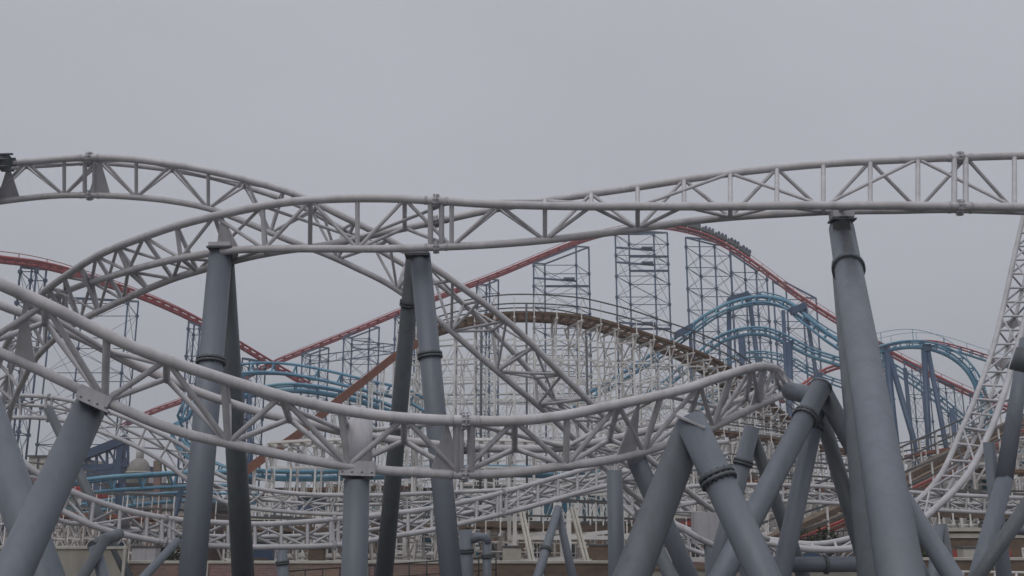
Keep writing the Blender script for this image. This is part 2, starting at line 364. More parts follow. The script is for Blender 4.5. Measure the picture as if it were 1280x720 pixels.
# T4, lower background ladder track
def off(l, dy, dY, dx=0): return [(x+dx, y+dy, Y+dY) for x, y, Y in l]
t4 = [(-20, 520, 34.5), (12, 560, 34.3), (45, 590, 34.2), (87, 613, 34.3), (125, 628, 34.6), (175, 642, 35), (225, 650, 35.5), (287, 654, 36), (340, 655, 36.5), (425, 649, 37.2), (500, 641, 37.8), (547, 634, 38.3), (600, 623, 39), (660, 607, 40), (727, 588, 41), (790, 572, 42.2), (850, 560, 43.5), (910, 552, 45)]
b4 = [(-42, 540, 34.3), (-5, 585, 34.1), (32, 617, 34), (77, 638, 34.1), (122, 659, 34.4), (173, 672, 34.8), (225, 680, 35.3), (287, 683, 35.8), (340, 684, 36.3), (425, 681, 37), (500, 669, 37.6), (547, 661, 38.1), (600, 649, 38.8), (660, 634, 39.8), (727, 615, 40.8), (790, 600, 42), (850, 589, 43.3), (910, 580, 44.8)]
c4 = [(-40, 524, 35.5), (-5, 568, 35.4), (32, 604, 35.2), (72, 649, 35.2), (118, 655, 35.5), (170, 662, 35.9), (225, 668, 36.4), (287, 671, 36.9), (340, 671, 37.4), (425, 667, 38.1), (500, 657, 38.7), (547, 649, 39.2), (600, 637, 39.9), (660, 622, 40.9), (727, 603, 41.9), (790, 588, 43.1), (850, 576, 44.4), (910, 567, 45.9)]
T4 = truss('coaster_track', 'white truss track curving low behind the columns just above the walls at bottom left', t4, b4, c4, rad=(.1, .1, .08), step=.92, rb=.056, group=NEARG, splices=(205, 420, 630), gussets=(155,), mats=('rail2', 'rail2'), sides=10)

# T5, mid background arch at left continuing behind
a5 = [(-40, 500, 46), (0, 496, 46), (45, 495, 46), (94, 502, 46), (140, 516, 46), (185, 535, 46), (232, 560, 46.5), (268, 590, 47), (315, 609, 47.5), (370, 617, 48), (427, 619, 48.5), (480, 619, 49), (545, 616, 50), (640, 611, 51), (730, 596, 52.5), (800, 585, 54)]
b5 = [(-40, 527, 46), (0, 523, 46), (45, 522, 46), (90, 528, 46), (132, 542, 46), (174, 560, 46), (215, 585, 46.5), (250, 612, 47), (290, 630, 47.5), (340, 638, 48), (420, 643, 48.5), (480, 642, 49), (545, 638, 50), (640, 630, 51), (730, 617, 52.5), (800, 606, 54)]
c5 = [(-40, 512, 47.2), (0, 508, 47.2), (45, 507, 47.2), (92, 514, 47.2), (136, 528, 47.2), (180, 547, 47.2), (224, 572, 47.7), (259, 600, 48.2), (302, 619, 48.7), (355, 627, 49.2), (423, 631, 49.7), (480, 630, 50.2), (545, 627, 51.2), (640, 620, 52.2), (730, 606, 53.7), (800, 595, 55.2)]
T5 = truss('coaster_track', 'thin white truss track arching low at far left, then level behind the upright grey column', a5, b5, c5, rad=(.1, .1, .08), step=1.2, rb=.045, group=NEARG, mats=('rail2', 'rail2'), maxb=60, sides=8, splices=(60,))

# T6, steep ladder-like track at far right curving down to the bottom
a6 = [(1330, 60, 44), (1306, 150, 43), (1283, 255, 42), (1268, 320, 41), (1254, 385, 40), (1240, 440, 39), (1222, 490, 38), (1203, 535, 37.2), (1178, 590, 36.5), (1148, 625, 36), (1110, 652, 35.8), (1065, 672, 35.8), (1020, 680, 36), (975, 676, 36.3), (920, 668, 37)]
b6 = [(1352, 60, 43.4), (1330, 150, 42.4), (1309, 255, 41.4), (1299, 320, 40.4), (1285, 385, 39.4), (1270, 440, 38.4), (1255, 492, 37.4), (1237, 540, 36.5), (1210, 592, 35.7), (1175, 630, 35.1), (1128, 667, 34.7), (1072, 684, 34.6), (1020, 687, 34.8), (970, 680, 35.2), (915, 670, 36)]
c6 = [(1346, 60, 45), (1323, 150, 44), (1300, 255, 43), (1288, 320, 42), (1272, 385, 41), (1258, 440, 40), (1240, 492, 39), (1222, 540, 38.2), (1196, 592, 37.4), (1166, 640, 36.9), (1120, 682, 36.4), (1070, 704, 36), (1020, 706, 36), (972, 700, 36.4), (918, 690, 37.2)]
T6 = truss('coaster_track', 'white ladder-like truss track rising steeply up the right edge of the frame', a6, b6, c6, rad=(.1, .115, .07), step=.8, rb=.046, group=NEARG, gussets=(1266, 1252), mats=('rail2', 'rail2'), maxb=100, sides=10)

def lvl(y, d, Y, xs_): return [(x, y+dy+d, Y) for x, dy in xs_]
g8 = [(820, 6), (880, 1), (940, 0), (1000, 1), (1060, 4), (1120, 8), (1180, 12), (1240, 15), (1320, 18)]
truss('coaster_track', 'thin white truss track running level low at the right, behind the steep ladder track', lvl(606, 0, 50, g8), lvl(606, 20, 50, g8), lvl(606, 10, 51.2, g8), rad=(.1, .1, .07), step=.9, rb=.05, group=NEARG, mats=('rail2', 'rail2'), maxb=60, sides=8)
g9 = [(770, -40), (800, -14), (840, 12), (885, 30), (930, 38), (985, 34)]
truss('coaster_track', 'small white truss track dipping through the gap inside the low A-shaped support', lvl(640, 0, 40, g9), lvl(640, 24, 40, g9), lvl(640, 12, 41.2, g9), rad=(.09, .09, .07), step=.85, rb=.05, group=NEARG, mats=('rail2', 'rail2'), maxb=60, sides=8)
# ================================================================== NEAR COLUMNS
rt = frame_of('grey column pair crossing into the left arch, its head under the white triangular gusset plate',
  [((276, 312, 22.9, 29), (240, 720, 21.5, 34), dict(flanges=(.37,), m='col')), ((281, 318, 23.2, 22), (304, 720, 27, 29), dict(m='col_shaded'))])
bracket(rt, P(277, 307, 22.7), .52, .09)
rt = frame_of('grey column cut by the left frame edge, dark bolted clamp holding the upper left track', [((-16, 214, 24.9, 26), (-62, 735, 21, 34), dict(m='col'))])
MB().tube([P(-12, 201, 24.7), P(9, 203, 24.6)], .2, 18).build('clamp', 'bolt', rt)
mb = MB()
for k in range(8): e = P(9, 203, 24.6)+V((0, .23*math.cos(k*.785), .23*math.sin(k*.785))); mb.tube([e-V((.12, 0, 0)), e+V((.12, 0, 0))], .03, 6)
mb.build('bolt', 'bolt', rt)
rt = frame_of('tall column pair near the centre forming a narrow upside-down V under the top track',
  [((525, 318, 22.9, 26), (564, 720, 22.5, 28), dict(flanges=(.33,), m='col')), ((517, 322, 23.6, 20), (480, 720, 27.5, 23), dict(m='col_shaded', flanges=(.13,)))])
bracket(rt, P(522, 315, 22.8), .5, .12)
rt = frame_of('biggest grey column at right, widening towards the viewer, dark-stained below its head block',
  [((1052, 286, 22.8, 31), (1126, 720, 12.6, 60), dict(flanges=(.2,), m='stain')), ((1054, 330, 23.4, 28), (1098, 720, 14.6, 52), dict(m='col_shaded'))])
bracket(rt, P(1052, 269, 22.7), .5, .16)
MB().box(P(1052, 284, 22.15), .3, .3, .22).build('head_block', 'black', rt)
rt = frame_of('thick slanting column at lower left leaning right, bolted under the front track by white box plates',
  [((117, 500, 15.9, 43), (14, 720, 14.0, 57), dict(m='col'))])
def saddle(rt, p, t, w, l, h):
    t = V(t).normalized(); s = t.cross(V((0, 0, 1))).normalized()
    mb = MB(); 
    mb.bar(p-t*l/2, p+t*l/2, w, h); mb.bar(p-t*l/2-V((0, 0, h*.62)), p+t*l/2-V((0, 0, h*.62)), w*1.15, .04)
    o = mb.build('saddle', 'plate', rt)
    mb = MB()
    for k in range(4):
        for sd in (-1, 1):
            c = p+t*(l*(-.4+.8*k/3))+s*(w*.5*sd)-V((0, 0, h*.62)); mb.tube([c-V((0, 0, .05)), c+V((0, 0, .05))], .018, 6)
    sub(mb, 'bolt', 'bolt', o)
saddle(rt, P(118, 497, 15.5), P(150, 510, 15.6)-P(90, 483, 15.4), .24, .5, .2)
rt = frame_of('slanting column at the left edge leaning left, crossing behind the thickest leaning one',
  [((-22, 500, 18.5, 44), (60, 735, 17.5, 50), dict(m='col')), ((20, 650, 20, 26), (64, 735, 19, 30), dict(m='col_shaded'))])
rt = frame_of('straight upright column left of centre carrying the front track on a pale grey head section',
  [((446, 600, 17, 32), (443, 720, 17, 34), dict(m='col'))])
MB().tube([P(449, 528, 17.3), P(447, 597, 17.1)], .235, 20).build('head_section', 'plate', rt)
saddle(rt, P(447, 584, 16.9), V((1, .1, -.03)), .24, .6, .2)
frame_of('slim upright column behind the left leg of the low A-shaped support',
  [((768, 588, 21, 20), (771, 720, 21, 21), dict(m='col'))])
rt = frame_of('low A-shaped support in front right of centre with bolted ring on its right leg',
  [((866, 528, 14.9, 42), (784, 735, 13.6, 51), dict(m='col_shaded')), ((862, 524, 14.4, 42), (962, 735, 13.6, 47), dict(m='col', flanges=(.36,)))], 'braced_column', 'braced column')
MB().prism([P(844, 519, 14.15), P(881, 535, 14.1), P(886, 528, 14.75), P(851, 512, 14.8)], .03).build('cap_plate', 'plate', rt)
frame_of('slanting column running down right from the front track behind the low A-shaped support',
  [((795, 574, 19.2, 27), (868, 735, 20.5, 24), dict(m='col'))])
rt = frame_of('many-legged support with horizontal arm holding the curling right end of the front track',
  [((1026, 484, 19.5, 29), (898, 728, 17, 32), dict(m='col', flanges=(.17,), cap=True)), ((1024, 498, 20.1, 22), (976, 722, 19.5, 25), dict(m='col', flanges=(.15,))),
   ((1026, 484, 19.7, 26), (1088, 600, 20.5, 23), dict(m='col')), ((1027, 520, 20.6, 19), (1088, 722, 21, 24), dict(m='col_shaded'))], 'braced_column', 'braced column')
MB().tube([P(988, 489, 21.4), P(1022, 496, 19.9)], dia(23, P(1000, 490, 21))/2, 20).build('arm', 'col', rt)
frame_of('forked grey support seen through the gap left of the four-legged one, ring on its left leg',
  [((940, 534, 24, 20), (907, 665, 24, 24), dict(m='col', flanges=(.33,))), ((938, 538, 24.2, 16), (985, 668, 25, 20), dict(m='col_shaded'))], 'braced_column', 'braced column')
frame_of('grey tube sloping down right from behind the biggest column at bottom right',
  [((1108, 590, 15.5, 26), (1200, 735, 14.5, 34), dict(m='col'))])
rt = frame_of('braced support at the right edge with a kinked leg and dark bolted collar',
  [((1283, 425, 26.2, 16), (1255, 600, 25.5, 21), dict(m='col', to_ground=False)), ((1236, 553, 26, 14), (1255, 720, 26, 21), dict(m='col')),
   ((1256, 598, 25.5, 21), (1218, 735, 25, 22), dict(m='col')), ((1300, 610, 24, 22), (1222, 720, 24.6, 20), dict(m='col_shaded'))], 'braced_column', 'braced column')
MB().tube([P(1281, 436, 24), P(1275, 464, 24.1)], [.19, .25], 18).build('collar', 'col_shaded', rt)
MB().tube([P(1238, 660, 25.5), P(1300, 664, 26)], .13, 14).build('arm', 'col', rt)
frame_of('small forked support under the foot of the steep right-hand track',
  [((1177, 655, 34, 13), (1190, 735, 34, 17), dict(m='col_shaded')), ((1174, 657, 33.8, 12), (1164, 735, 33.5, 15), dict(m='col'))], 'braced_column', 'braced column')
rt = frame_of('thick horizontal pipe beam resting between support legs at bottom right, ring-jointed midway',
  [((974, 708, 20.5, 22), (950, 735, 20.5, 20), dict(m='col_shaded'))], 'pipe_beam', 'pipe beam')
o = MB().tube([P(968, 706, 20.4), P(1098, 705, 20.4)], dia(19, P(1030, 705, 20.4))/2, 22).build('beam', 'col', rt)
sub(MB().tube([P(1030, 705.5, 20.4), P(1034, 705.5, 20.4)], .19, 22), 'flange', 'bolt', o)
# mid-distance supports of the low track
frame_of('small forked support under the low ladder track, centred between the vertical posts',
  [((698, 634, 39.5, 10), (672, 722, 38, 14), dict(m='col', flanges=(.6,))), ((697, 636, 39.7, 9), (716, 722, 40, 13), dict(m='col'))], 'braced_column', 'braced column')
rt = frame_of('short twin post support with rounded elbow right of the central column pair',
  [((582, 662, 33, 16), (584, 735, 33, 18), dict(m='col', flanges=(.35,))), ((608, 676, 33, 11), (609, 735, 33, 12), dict(m='col', flanges=(.3,)))], 'braced_column', 'braced column')
MB().tube([P(584, 676, 33), P(598, 671, 33), P(607, 672, 33), P(609, 680, 33)], .15, 14).build('arm', 'col', rt)
frame_of('short stub post under the low track right of the dark left-hand column',
  [((352, 688, 36, 13), (355, 735, 36, 17), dict(m='col', flanges=(.3,)))])
rt = frame_of('low elbowed support in front of the pale concrete wall at bottom left',
  [((133, 672, 27, 15), (95, 735, 26.5, 17), dict(m='col_shaded')), ((118, 682, 27, 15), (133, 735, 27, 17), dict(m='col'))], 'braced_column', 'braced column')
MB().tube([P(148, 668, 31), P(133, 674, 27.5), P(116, 684, 27)], .17, 14).build('arm', 'col_shaded', rt)
frame_of('slanting pipe under the low track left of the front left column',
  [((222, 676, 34, 14), (172, 730, 32, 17), dict(m='col'))])
frame_of('dark slanting strut hidden behind the thick lower-left column',
  [((60, 510, 44, 12), (112, 620, 44, 14), dict(m='col_shaded'))])
frame_of('slanting grey strut behind the horizontal pipe beam at lower centre right',
  [((800, 640, 26, 18), (845, 735, 25, 22), dict(m='col_shaded'))])
rt = frame_of('pale post with white box head standing inside the low A-shaped support',
  [((893, 676, 27, 26), (896, 735, 27, 28), dict(m='col')), ((915, 670, 27.5, 12), (938, 735, 27.5, 16), dict(m='col'))])
MB().box(P(884, 660, 27.1), .75, .5, .8).build('box_head', 'plate', rt)
MB().tube([P(832, 648, 26), P(872, 672, 26), P(905, 688, 26.4), P(912, 690, 26.5)], .08, 10).build('arm', 'plate', rt)
# ================================================================== BIG STEEL COASTER (red track on slate-blue towers)
def vtrack(rt, path, gauge, rr, spine_d, sr, tie, m, m2=None, hand=None, side=1, sides=8, bank=0.0, box=False):
    """two rails, spine and ties following 3D path; bank in radians, tie = spacing"""
    pts = cr(path, 10); S = arclen(pts); n = max(4, int(S[-1]/max(.8, S[-1]/160))); q = [at_s(pts, S, S[-1]*i/n) for i in range(n+1)]
    L = []; R = []; D = []; U = []
    for i, p in enumerate(q):
        t = (q[min(i+1, n)]-q[max(i-1, 0)]).normalized(); s = t.cross(V((0, 0, 1)))
        s = s.normalized() if s.length > .05 else V((1, 0, 0)); u = s.cross(t).normalized()
        c, sn = math.cos(bank), math.sin(bank); s2 = s*c+u*sn; u2 = u*c-s*sn
        L.append(p-s2*gauge/2); R.append(p+s2*gauge/2); D.append(p-u2*spine_d); U.append(u2)
    MB().tube(L, rr, sides).build('rail', m, rt); MB().tube(R, rr, sides).build('rail', m, rt)
    if sr: MB().tube(D, sr, sides).build('spine_tube', m2 or m, rt)
    S = arclen(q); k = int(S[-1]/tie); ties = []
    for i in range(k+1):
        a, b, d = (at_s(X, S and arclen(X), arclen(X)[-1]*i/max(1, k)) for X in (L, R, D))
        mb = MB(); ties.append(mb)
        mb.bar(a, b, rr*1.1)
        if sr: mb.bar(a, d, rr*.9); mb.bar(b, d, rr*.9)
    multi('crosstie', ties, m2 or m, rt)
    if hand:
        H = [p+(p2-p)*hand[1]+V((0, 0, hand[0])) for p, p2 in zip(L if side < 0 else R, R if side < 0 else L)]
        mb = MB().tube(H, rr*.3, 5)
        for i in range(0, len(H), max(1, len(H)//max(1, int(S[-1]/4)))): mb.bar(H[i], H[i]-V((0, 0, hand[0])), rr*.45)
        mb.build('handrail', m2 or m, rt)
    return q
def PP(l): return [P(*p) for p in l]
def trk(name, label, l, gauge, rr, sd, sr, tie, m, m2=None, group=None, **kw):
    pts = PP(l); rt = thing(name, label, 'coaster track', pts[len(pts)//2], group)
    q = vtrack(rt, pts, gauge, rr, sd, sr, tie, m, m2, **kw); return rt, q
RG = 'red tracks of the tall far coaster'
r1 = [(-40, 316, 120), (0, 322, 124), (40, 327, 128), (80, 336, 132), (125, 350, 137), (165, 364, 142), (205, 380, 147), (245, 399, 152), (290, 424, 158), (345, 457, 166), (395, 486, 174)]
trk('coaster_track', 'red track descending from the far left edge towards the dip', r1, 1.25, .2, .55, .24, 1.6, 'red', group=RG, hand=(1.1, -.6), side=-1)
r2 = [(150, 533, 225), (190, 514, 222), (240, 496, 218), (290, 478, 213), (345, 452, 207), (400, 430, 204), (450, 410, 201), (500, 389, 199), (560, 366, 197), (620, 343, 195), (680, 318, 193), (725, 300, 192), (760, 290, 191), (795, 284, 190), (825, 282, 190), (850, 285, 189), (880, 293, 188), (912, 308, 187), (950, 333, 185), (1000, 370, 183), (1050, 402, 181), (1110, 438, 179), (1170, 470, 177), (1228, 497, 175), (1270, 512, 173)]
trk('coaster_track', 'red track climbing to the highest crest and diving to the right behind the big column', r2, 1.3, .2, .6, .22, 2.2, 'red', group=RG, hand=(1.2, -.7), side=-1)
r3 = [(1050, 452, 150), (1090, 437, 148), (1130, 428, 147), (1165, 427, 147), (1200, 435, 147), (1235, 446, 148), (1275, 458, 150)]
trk('coaster_track', 'short red track humping over the round light blue loop at right', r3, 1.1, .12, .7, .2, 1.8, 'red', 'lblue', group=RG, hand=(1.5, -.5), side=-1)
r4 = [(975, 500, 150), (1005, 479, 150), (1030, 462, 150), (1062, 452, 150)]
trk('coaster_track', 'short red track piece peeking out just left of the biggest column', r4, 1.2, .17, .5, .2, 2, 'red', group=RG)

TG = 'slate blue lattice towers under the red track'
def tower(label, fl, bl, fr, br_, yl, yr, Y, D=7, step=4.2, r=.17, beams=()):
    """four corner legs, level horizontals, cross bracing on each face"""
    def top(x, y, Yd): return P(x, y, Yd)
    c = [top(fl, yl, Y), top(fr, yr, Y), top(br_, yr+1, Y+D), top(bl, yl+1, Y+D)]
    rt = thing('lattice_tower', label, 'lattice tower', V((c[0].x, c[0].y, 0)), TG)
    for p in c: MB().tube([p, V((p.x, p.y, 0))], r, 6).build('leg', 'tower', rt)
    zt = min(p.z for p in c); lv = []
    z = zt-.4
    while z > .5: lv.append(z); z -= step*(1+.0*random.random())
    for i, z in enumerate(lv):
        mb = MB()
        for p, q in zip(c, c[1:]+c[:1]):
            a, b = V((p.x, p.y, z)), V((q.x, q.y, z)); mb.tube([a, b], r*.5, 5, False); mb.box(a, r*3, r*3, r*3)
            if i+1 < len(lv):
                z2 = lv[i+1]; mb.tube([a, V((q.x, q.y, z2))], r*.26, 4, False); mb.tube([b, V((p.x, p.y, z2))], r*.26, 4, False)
        mb.build('level_bracing', 'tower', rt)
    for z in beams:
        mb2 = MB(); zz = zt-z
        mb2.bar(V((c[0].x, c[0].y, zz)), V((c[1].x, c[1].y, zz-.6)), .3, .35); MB().bar(V((c[3].x, c[3].y, zz)), V((c[2].x, c[2].y, zz)), .4, .4).build('cross_beam', 'tower', rt)
        mb2.box(V((c[1].x-1.5, c[1].y-.5, zz-.3)), 2.2, 1.4, .35)
        mb2.build('platform', 'tower', rt)
    h = MB(); h.bar(c[0], c[1], .25, .3); h.bar(c[1], c[2], .25, .3); h.bar(c[3], c[2], .25, .3); h.bar(c[3], c[0], .25, .3); h.build('head_beam', 'tower', rt)
tower('slate blue lattice tower left of the crest, under the climbing red track', 667, 681, 720, 736, 329, 308, 190, beams=(3,))
tower('tall slate blue lattice tower directly under the crest of the red track', 769, 786, 817, 834, 291, 290, 190, beams=(3, 6, 18))
tower('slate blue lattice tower right of the crest, under the parked train', 857, 874, 893, 912, 297, 306, 188)
tower('slate blue lattice tower under the start of the long right-hand drop', 913, 930, 945, 958, 316, 338, 186, D=6)
tower('slate blue lattice tower low on the right-hand drop beside the pale blue track', 966, 982, 1003, 1020, 352, 372, 184)
tower('small slate blue lattice tower halfway up the climb, right of the central column pair', 596, 608, 612, 623, 355, 349, 196)
tower('slate blue lattice tower under the climb, right behind the central column pair', 494, 504, 519, 530, 396, 386, 199)
tower('slate blue lattice tower low on the climb, above the orange-brown ramp', 430, 440, 462, 474, 421, 408, 201)
tower('slate blue lattice tower at the foot of the climb beside the dip', 378, 388, 400, 411, 442, 434, 204)
tower('slate blue lattice tower right behind the lit leg of the left column pair', 236, 243, 250, 258, 402, 408, 150, D=5, r=.14)
tower('slate blue lattice tower under the far left end of the red track', 26, 40, 46, 58, 334, 336, 128, D=5, r=.15)
tower('slate blue lattice tower seen through the left arch below the red track', 66, 104, 160, 173, 372, 376, 140, D=9, r=.13, step=5)
tower('slate blue lattice tower behind the dip of the red track, above the pale blue track', 303, 312, 322, 332, 448, 452, 160, D=5, r=.14)
for k, (x, y) in enumerate(((1082, 424), (1130, 452), (1172, 474), (1212, 492))):
    tower(['slate blue lattice tower just right of the biggest column under the descending red track', 'slate blue lattice tower between the navy forked posts and inside the pale blue loop', 'slate blue lattice tower inside the right half of the pale blue loop', 'slate blue lattice tower at the low end of the descending red track'][k],
          x, x+9, x+20, x+30, y, y+9, 178-k, D=6, r=.12)
# long horizontal bracing girders between the towers
def girder(label, x0, y0, Y0, x1, y1, Y1, h=1.6, r=.12):
    a, b = P(x0, y0, Y0), P(x1, y1, Y1); n = max(2, int((b-a).length/3)); mb = MB(); dz = V((0, 0, h))
    mb.tube([a, b], r, 5); mb.tube([a-dz, b-dz], r, 5)
    for i in range(n):
        p, q = a.lerp(b, i/n), a.lerp(b, (i+1)/n)
        mb.bar(p, p-dz, r*.8); mb.bar(p-dz, q, r*.7)
    return tag(mb.build('lattice_girder', 'tower'), label, 'girder', 'slate blue girders tying the towers together')
girder('slate blue girder tying the towers under the climb, upper of two', 382, 446, 204, 500, 431, 199)
girder('slate blue girder tying the towers under the climb, lower of two', 440, 425, 202, 520, 434, 199)
girder('slate blue girder crossing behind the white timber structure at half height', 560, 494, 190, 720, 492, 190)

# train just past the crest
def coaster_train(label, path, n, ln, Y):
    pts = cr(PP(path), 10); S = arclen(pts); rt = thing('coaster_train', label, 'coaster train', pts[0])
    for i in range(n):
        s = S[-1]*(i+.5)/n; p = at_s(pts, S, s); t = (at_s(pts, S, s+1)-at_s(pts, S, s-1)).normalized(); sd = t.cross(V((0, 0, 1))).normalized(); u = sd.cross(t)
        L = S[-1]/n*.93
        mb = MB(); prof = [(-.5, .1), (.5, .1), (.56, .4), (.45, .75), (.1, .62), (-.1, .65), (-.5, .8)]
        a = [p+t*(x*L)+u*z-sd*.8 for x, z in prof]; b = [q+sd*1.6 for q in a]; i0 = len(mb.v); mb.v += a+b; k = len(prof)
        mb.f.append(tuple(range(k-1, -1, -1))); mb.f.append(tuple(range(k, 2*k))); mb.smooth += [False]*2
        for j in range(k): mb.f.append((j, (j+1) % k, k+(j+1) % k, k+j)); mb.smooth.append(False)
        body = mb.build('car', 'dgrey', rt)
        se = MB()
        for row in (-.28, .02, .3):
            for side in (-.4, .4):
                c = p+t*(row*L)+sd*side+u*.72
                se.bar(c-u*.35, c+u*.34, .5, .3); se.bar(c+u*.34, c+u*.5, .34, .24)
                se.tube([c+t*.18+u*.5-sd*.15, c+t*.35+u*.2-sd*.15, c+t*.3-u*.2-sd*.1], .05, 5); se.tube([c+t*.18+u*.5+sd*.15, c+t*.35+u*.2+sd*.15, c+t*.3-u*.2+sd*.1], .05, 5)
        sub(se, 'seats', 'tower', body)
        for row in (-.35, .35):
            for side in (-.66, .66):
                c = p+t*(row*L)+sd*side+u*.05; sub(MB().tube([c-sd*.08, c+sd*.08], .2, 10), 'wheel', 'black', body)
coaster_train('dark grey coaster train of open cars tipping over the crest of the red track', [(842, 281.5, 189), (862, 285, 188.6), (882, 291, 188), (912, 305, 187), (936, 321, 186)], 6, 3, 188)
def maint(): pass

# ================================================================== LIGHT BLUE COASTER
BG = 'light blue tracks of the inverted coaster'
def blue(label, l, g=1.3, rr=.16, sd=.8, sr=.32, tie=1.6, hand=None, **kw):
    sr *= .8
    return trk('coaster_track', label, l, g, rr, sd, sr, tie, 'lblue', group=BG, hand=hand, **kw)
blue('upper light blue track arching high just left of the biggest column', [(690, 524, 128), (730, 503, 127), (770, 481, 126), (810, 455, 125), (845, 431, 123), (868, 414, 122), (890, 398, 121), (915, 386, 120), (945, 379, 119), (970, 381, 118), (990, 390, 117), (1005, 404, 116), (1030, 424, 115), (1060, 444, 114)], sd=-.8, rr=.14, sr=.3)
blue('second light blue track arching just below the first left of the biggest column', [(760, 526, 112), (790, 503, 112), (825, 480, 112), (850, 460, 112), (875, 438, 112), (900, 420, 112), (930, 411, 112), (960, 412, 112), (988, 424, 112), (1015, 438, 112), (1060, 452, 112)], rr=.13, sr=.26, sd=.7)
blue('light blue track end dropping steeply among the white timbers at centre right', [(930, 470, 105), (900, 488, 105), (872, 503, 105), (850, 530, 105), (838, 560, 105)], rr=.12, sr=.22)
blue('round light blue loop of track at right, standing on navy forked posts', [(1070, 446, 122), (1100, 433, 122), (1135, 427, 122), (1165, 430, 122), (1192, 441, 122), (1214, 460, 122), (1228, 487, 122), (1234, 520, 122), (1230, 555, 122), (1215, 585, 122)], rr=.13, sr=.3, sd=.7, hand=(1.8, -.5), side=-1)
blue('thin light blue track sloping down inside the round loop at right', [(1090, 440, 128), (1125, 462, 128), (1160, 486, 128), (1195, 514, 128), (1230, 548, 128)], rr=.12, sr=.18)
blue('light blue double-railed track sweeping behind the left column pair at mid height', [(262, 476, 95), (300, 468, 94), (335, 466, 93), (370, 469, 92), (410, 477, 91), (455, 488, 90), (505, 500, 90), (540, 520, 90)], g=1.0, rr=.14, sd=-.95, sr=.16, tie=2.3)
blue('thick light blue track curving just under the mid-height double-railed one', [(285, 492, 88), (320, 486, 88), (360, 481, 88), (400, 484, 88), (445, 493, 88), (490, 508, 88), (530, 528, 88)], rr=.13, sr=.3, sd=.5, tie=1.8)
blue('light blue box-like track running level at lower left above the brick buildings', [(60, 612, 70), (98, 603, 70), (140, 597, 69), (185, 594, 68), (235, 591, 67), (300, 590, 66)], g=1.1, rr=.14, sd=.85, sr=.15, tie=2.2)
blue('light blue track piece crossing low behind the steep ladder track at right', [(1215, 590, 85), (1245, 580, 85), (1275, 566, 85), (1300, 552, 85)], rr=.1, sr=.22)
blue('light blue track twisting downward between the left column pair and the near rails', [(236, 500, 92), (225, 520, 92), (230, 550, 92), (262, 575, 92), (300, 590, 92)], rr=.12, sr=.26)
blue('dark teal-blue track running level behind the lower white trusses', [(300, 588, 80), (380, 590, 79), (460, 588, 78), (540, 585, 78), (620, 584, 78), (700, 586, 78), (760, 582, 78)], rr=.16, sr=.3, sd=.5, tie=2)
NG = 'navy support posts of the light blue coaster'
blue('thin light blue track crossing above the right end of the upper pale arch', [(950, 366, 126), (975, 372, 126), (1000, 388, 126), (1030, 410, 126), (1062, 428, 126)], rr=.09, sr=.14, sd=.6)
blue('thin light blue track weaving below the two pale arches', [(880, 470, 118), (910, 448, 118), (945, 440, 118), (985, 447, 118), (1020, 466, 118), (1058, 480, 118)], rr=.09, sr=.14, sd=.6)
blue('thin light blue track low at left under the level box-like one', [(40, 640, 76), (100, 632, 76), (160, 622, 75), (230, 616, 74), (320, 618, 73)], rr=.09, sr=.16, sd=.6)
def npost(label, legs, bar=None):
    e = P(*legs[0][0][:3]); rt = thing('support_post', label, 'support post', V((e.x, e.y, 0)), NG)
    for a, b, w in legs:
        p, q = P(*a), P(*b); t = p.z/max(.1, (p.z-q.z)); e = p+(q-p)*t
        MB().tube([p, e], dia(w, p)/2, 12).build('leg', 'dblue', rt)
    if bar: MB().bar(P(*bar[0]), P(*bar[1]), .8, .8).build('arm', 'dblue', rt)
    return rt
npost('navy post with a long arm reaching right at the top, beside the crest tower', [((911, 374, 121), (912, 470, 121), 6)], ((911, 376, 121), (936, 368, 121)))
npost('slanting navy post under the arch of the pale blue track', [((936, 367, 121), (948, 460, 121), 6)])
npost('navy post with bent bracket at the left end of the pale blue arch', [((865, 408, 122), (867, 520, 122), 8)], ((843, 420, 122), (866, 408, 122)))
npost('thick short navy post standing between the two pale blue arches', [((927, 422, 117), (932, 500, 117), 9)])
npost('thick navy post left of the biggest column, cut by the curling rail end', [((979, 388, 112), (985, 520, 112), 5), ((986, 428, 112), (988, 520, 112), 9)])
npost('thin slanting navy post just left of the biggest column', [((1006, 380, 116), (1022, 480, 116), 5)], ((1006, 382, 116), (988, 390, 116)))
npost('navy forked post left of centre of the round loop', [((1107, 434, 122), (1122, 570, 122), 8), ((1112, 446, 122), (1148, 570, 121), 7)])
npost('single navy post between the two forked posts of the round loop', [((1131, 460, 124), (1141, 560, 124), 5)])
npost('navy forked post under the right half of the round loop', [((1155, 438, 122), (1162, 570, 122), 7), ((1159, 434, 122), (1185, 570, 121), 6)], ((1153, 436, 122), (1163, 434, 122)))
npost('low dark navy forked strut beside the steep ladder track', [((1190, 512, 110), (1196, 590, 110), 7), ((1212, 508, 110), (1188, 590, 110), 5)])
npost('navy double post just right of the left column pair', [((302, 470, 80), (301, 640, 80), 8), ((312, 476, 80), (312, 640, 80), 6)])
npost('short navy post under the light blue box-like track', [((150, 604, 70), (150, 690, 70), 12)])
npost('second short navy post under the light blue box-like track, slanting', [((228, 606, 68), (208, 690, 68), 7)])
npost('navy post rising above the left timber ramp', [((640, 520, 100), (640, 600, 100), 4)])

for lab, x, y0, w in (('slim dark post rising through the timber hump just right of the central column pair', 602, 394, 3.2), ('slim dark post carrying the handrail at the crown of the timber hump', 658, 379, 2.6), ('slim dark post standing inside the timber hump, right of its crown', 733, 420, 2.6)):
    a = P(x, y0, 89.5); tag(MB().tube([a, V((a.x, a.y, 0))], dia(w, a)/2, 10).build('slim_post', 'bolt'), lab, 'post', 'slim dark posts')
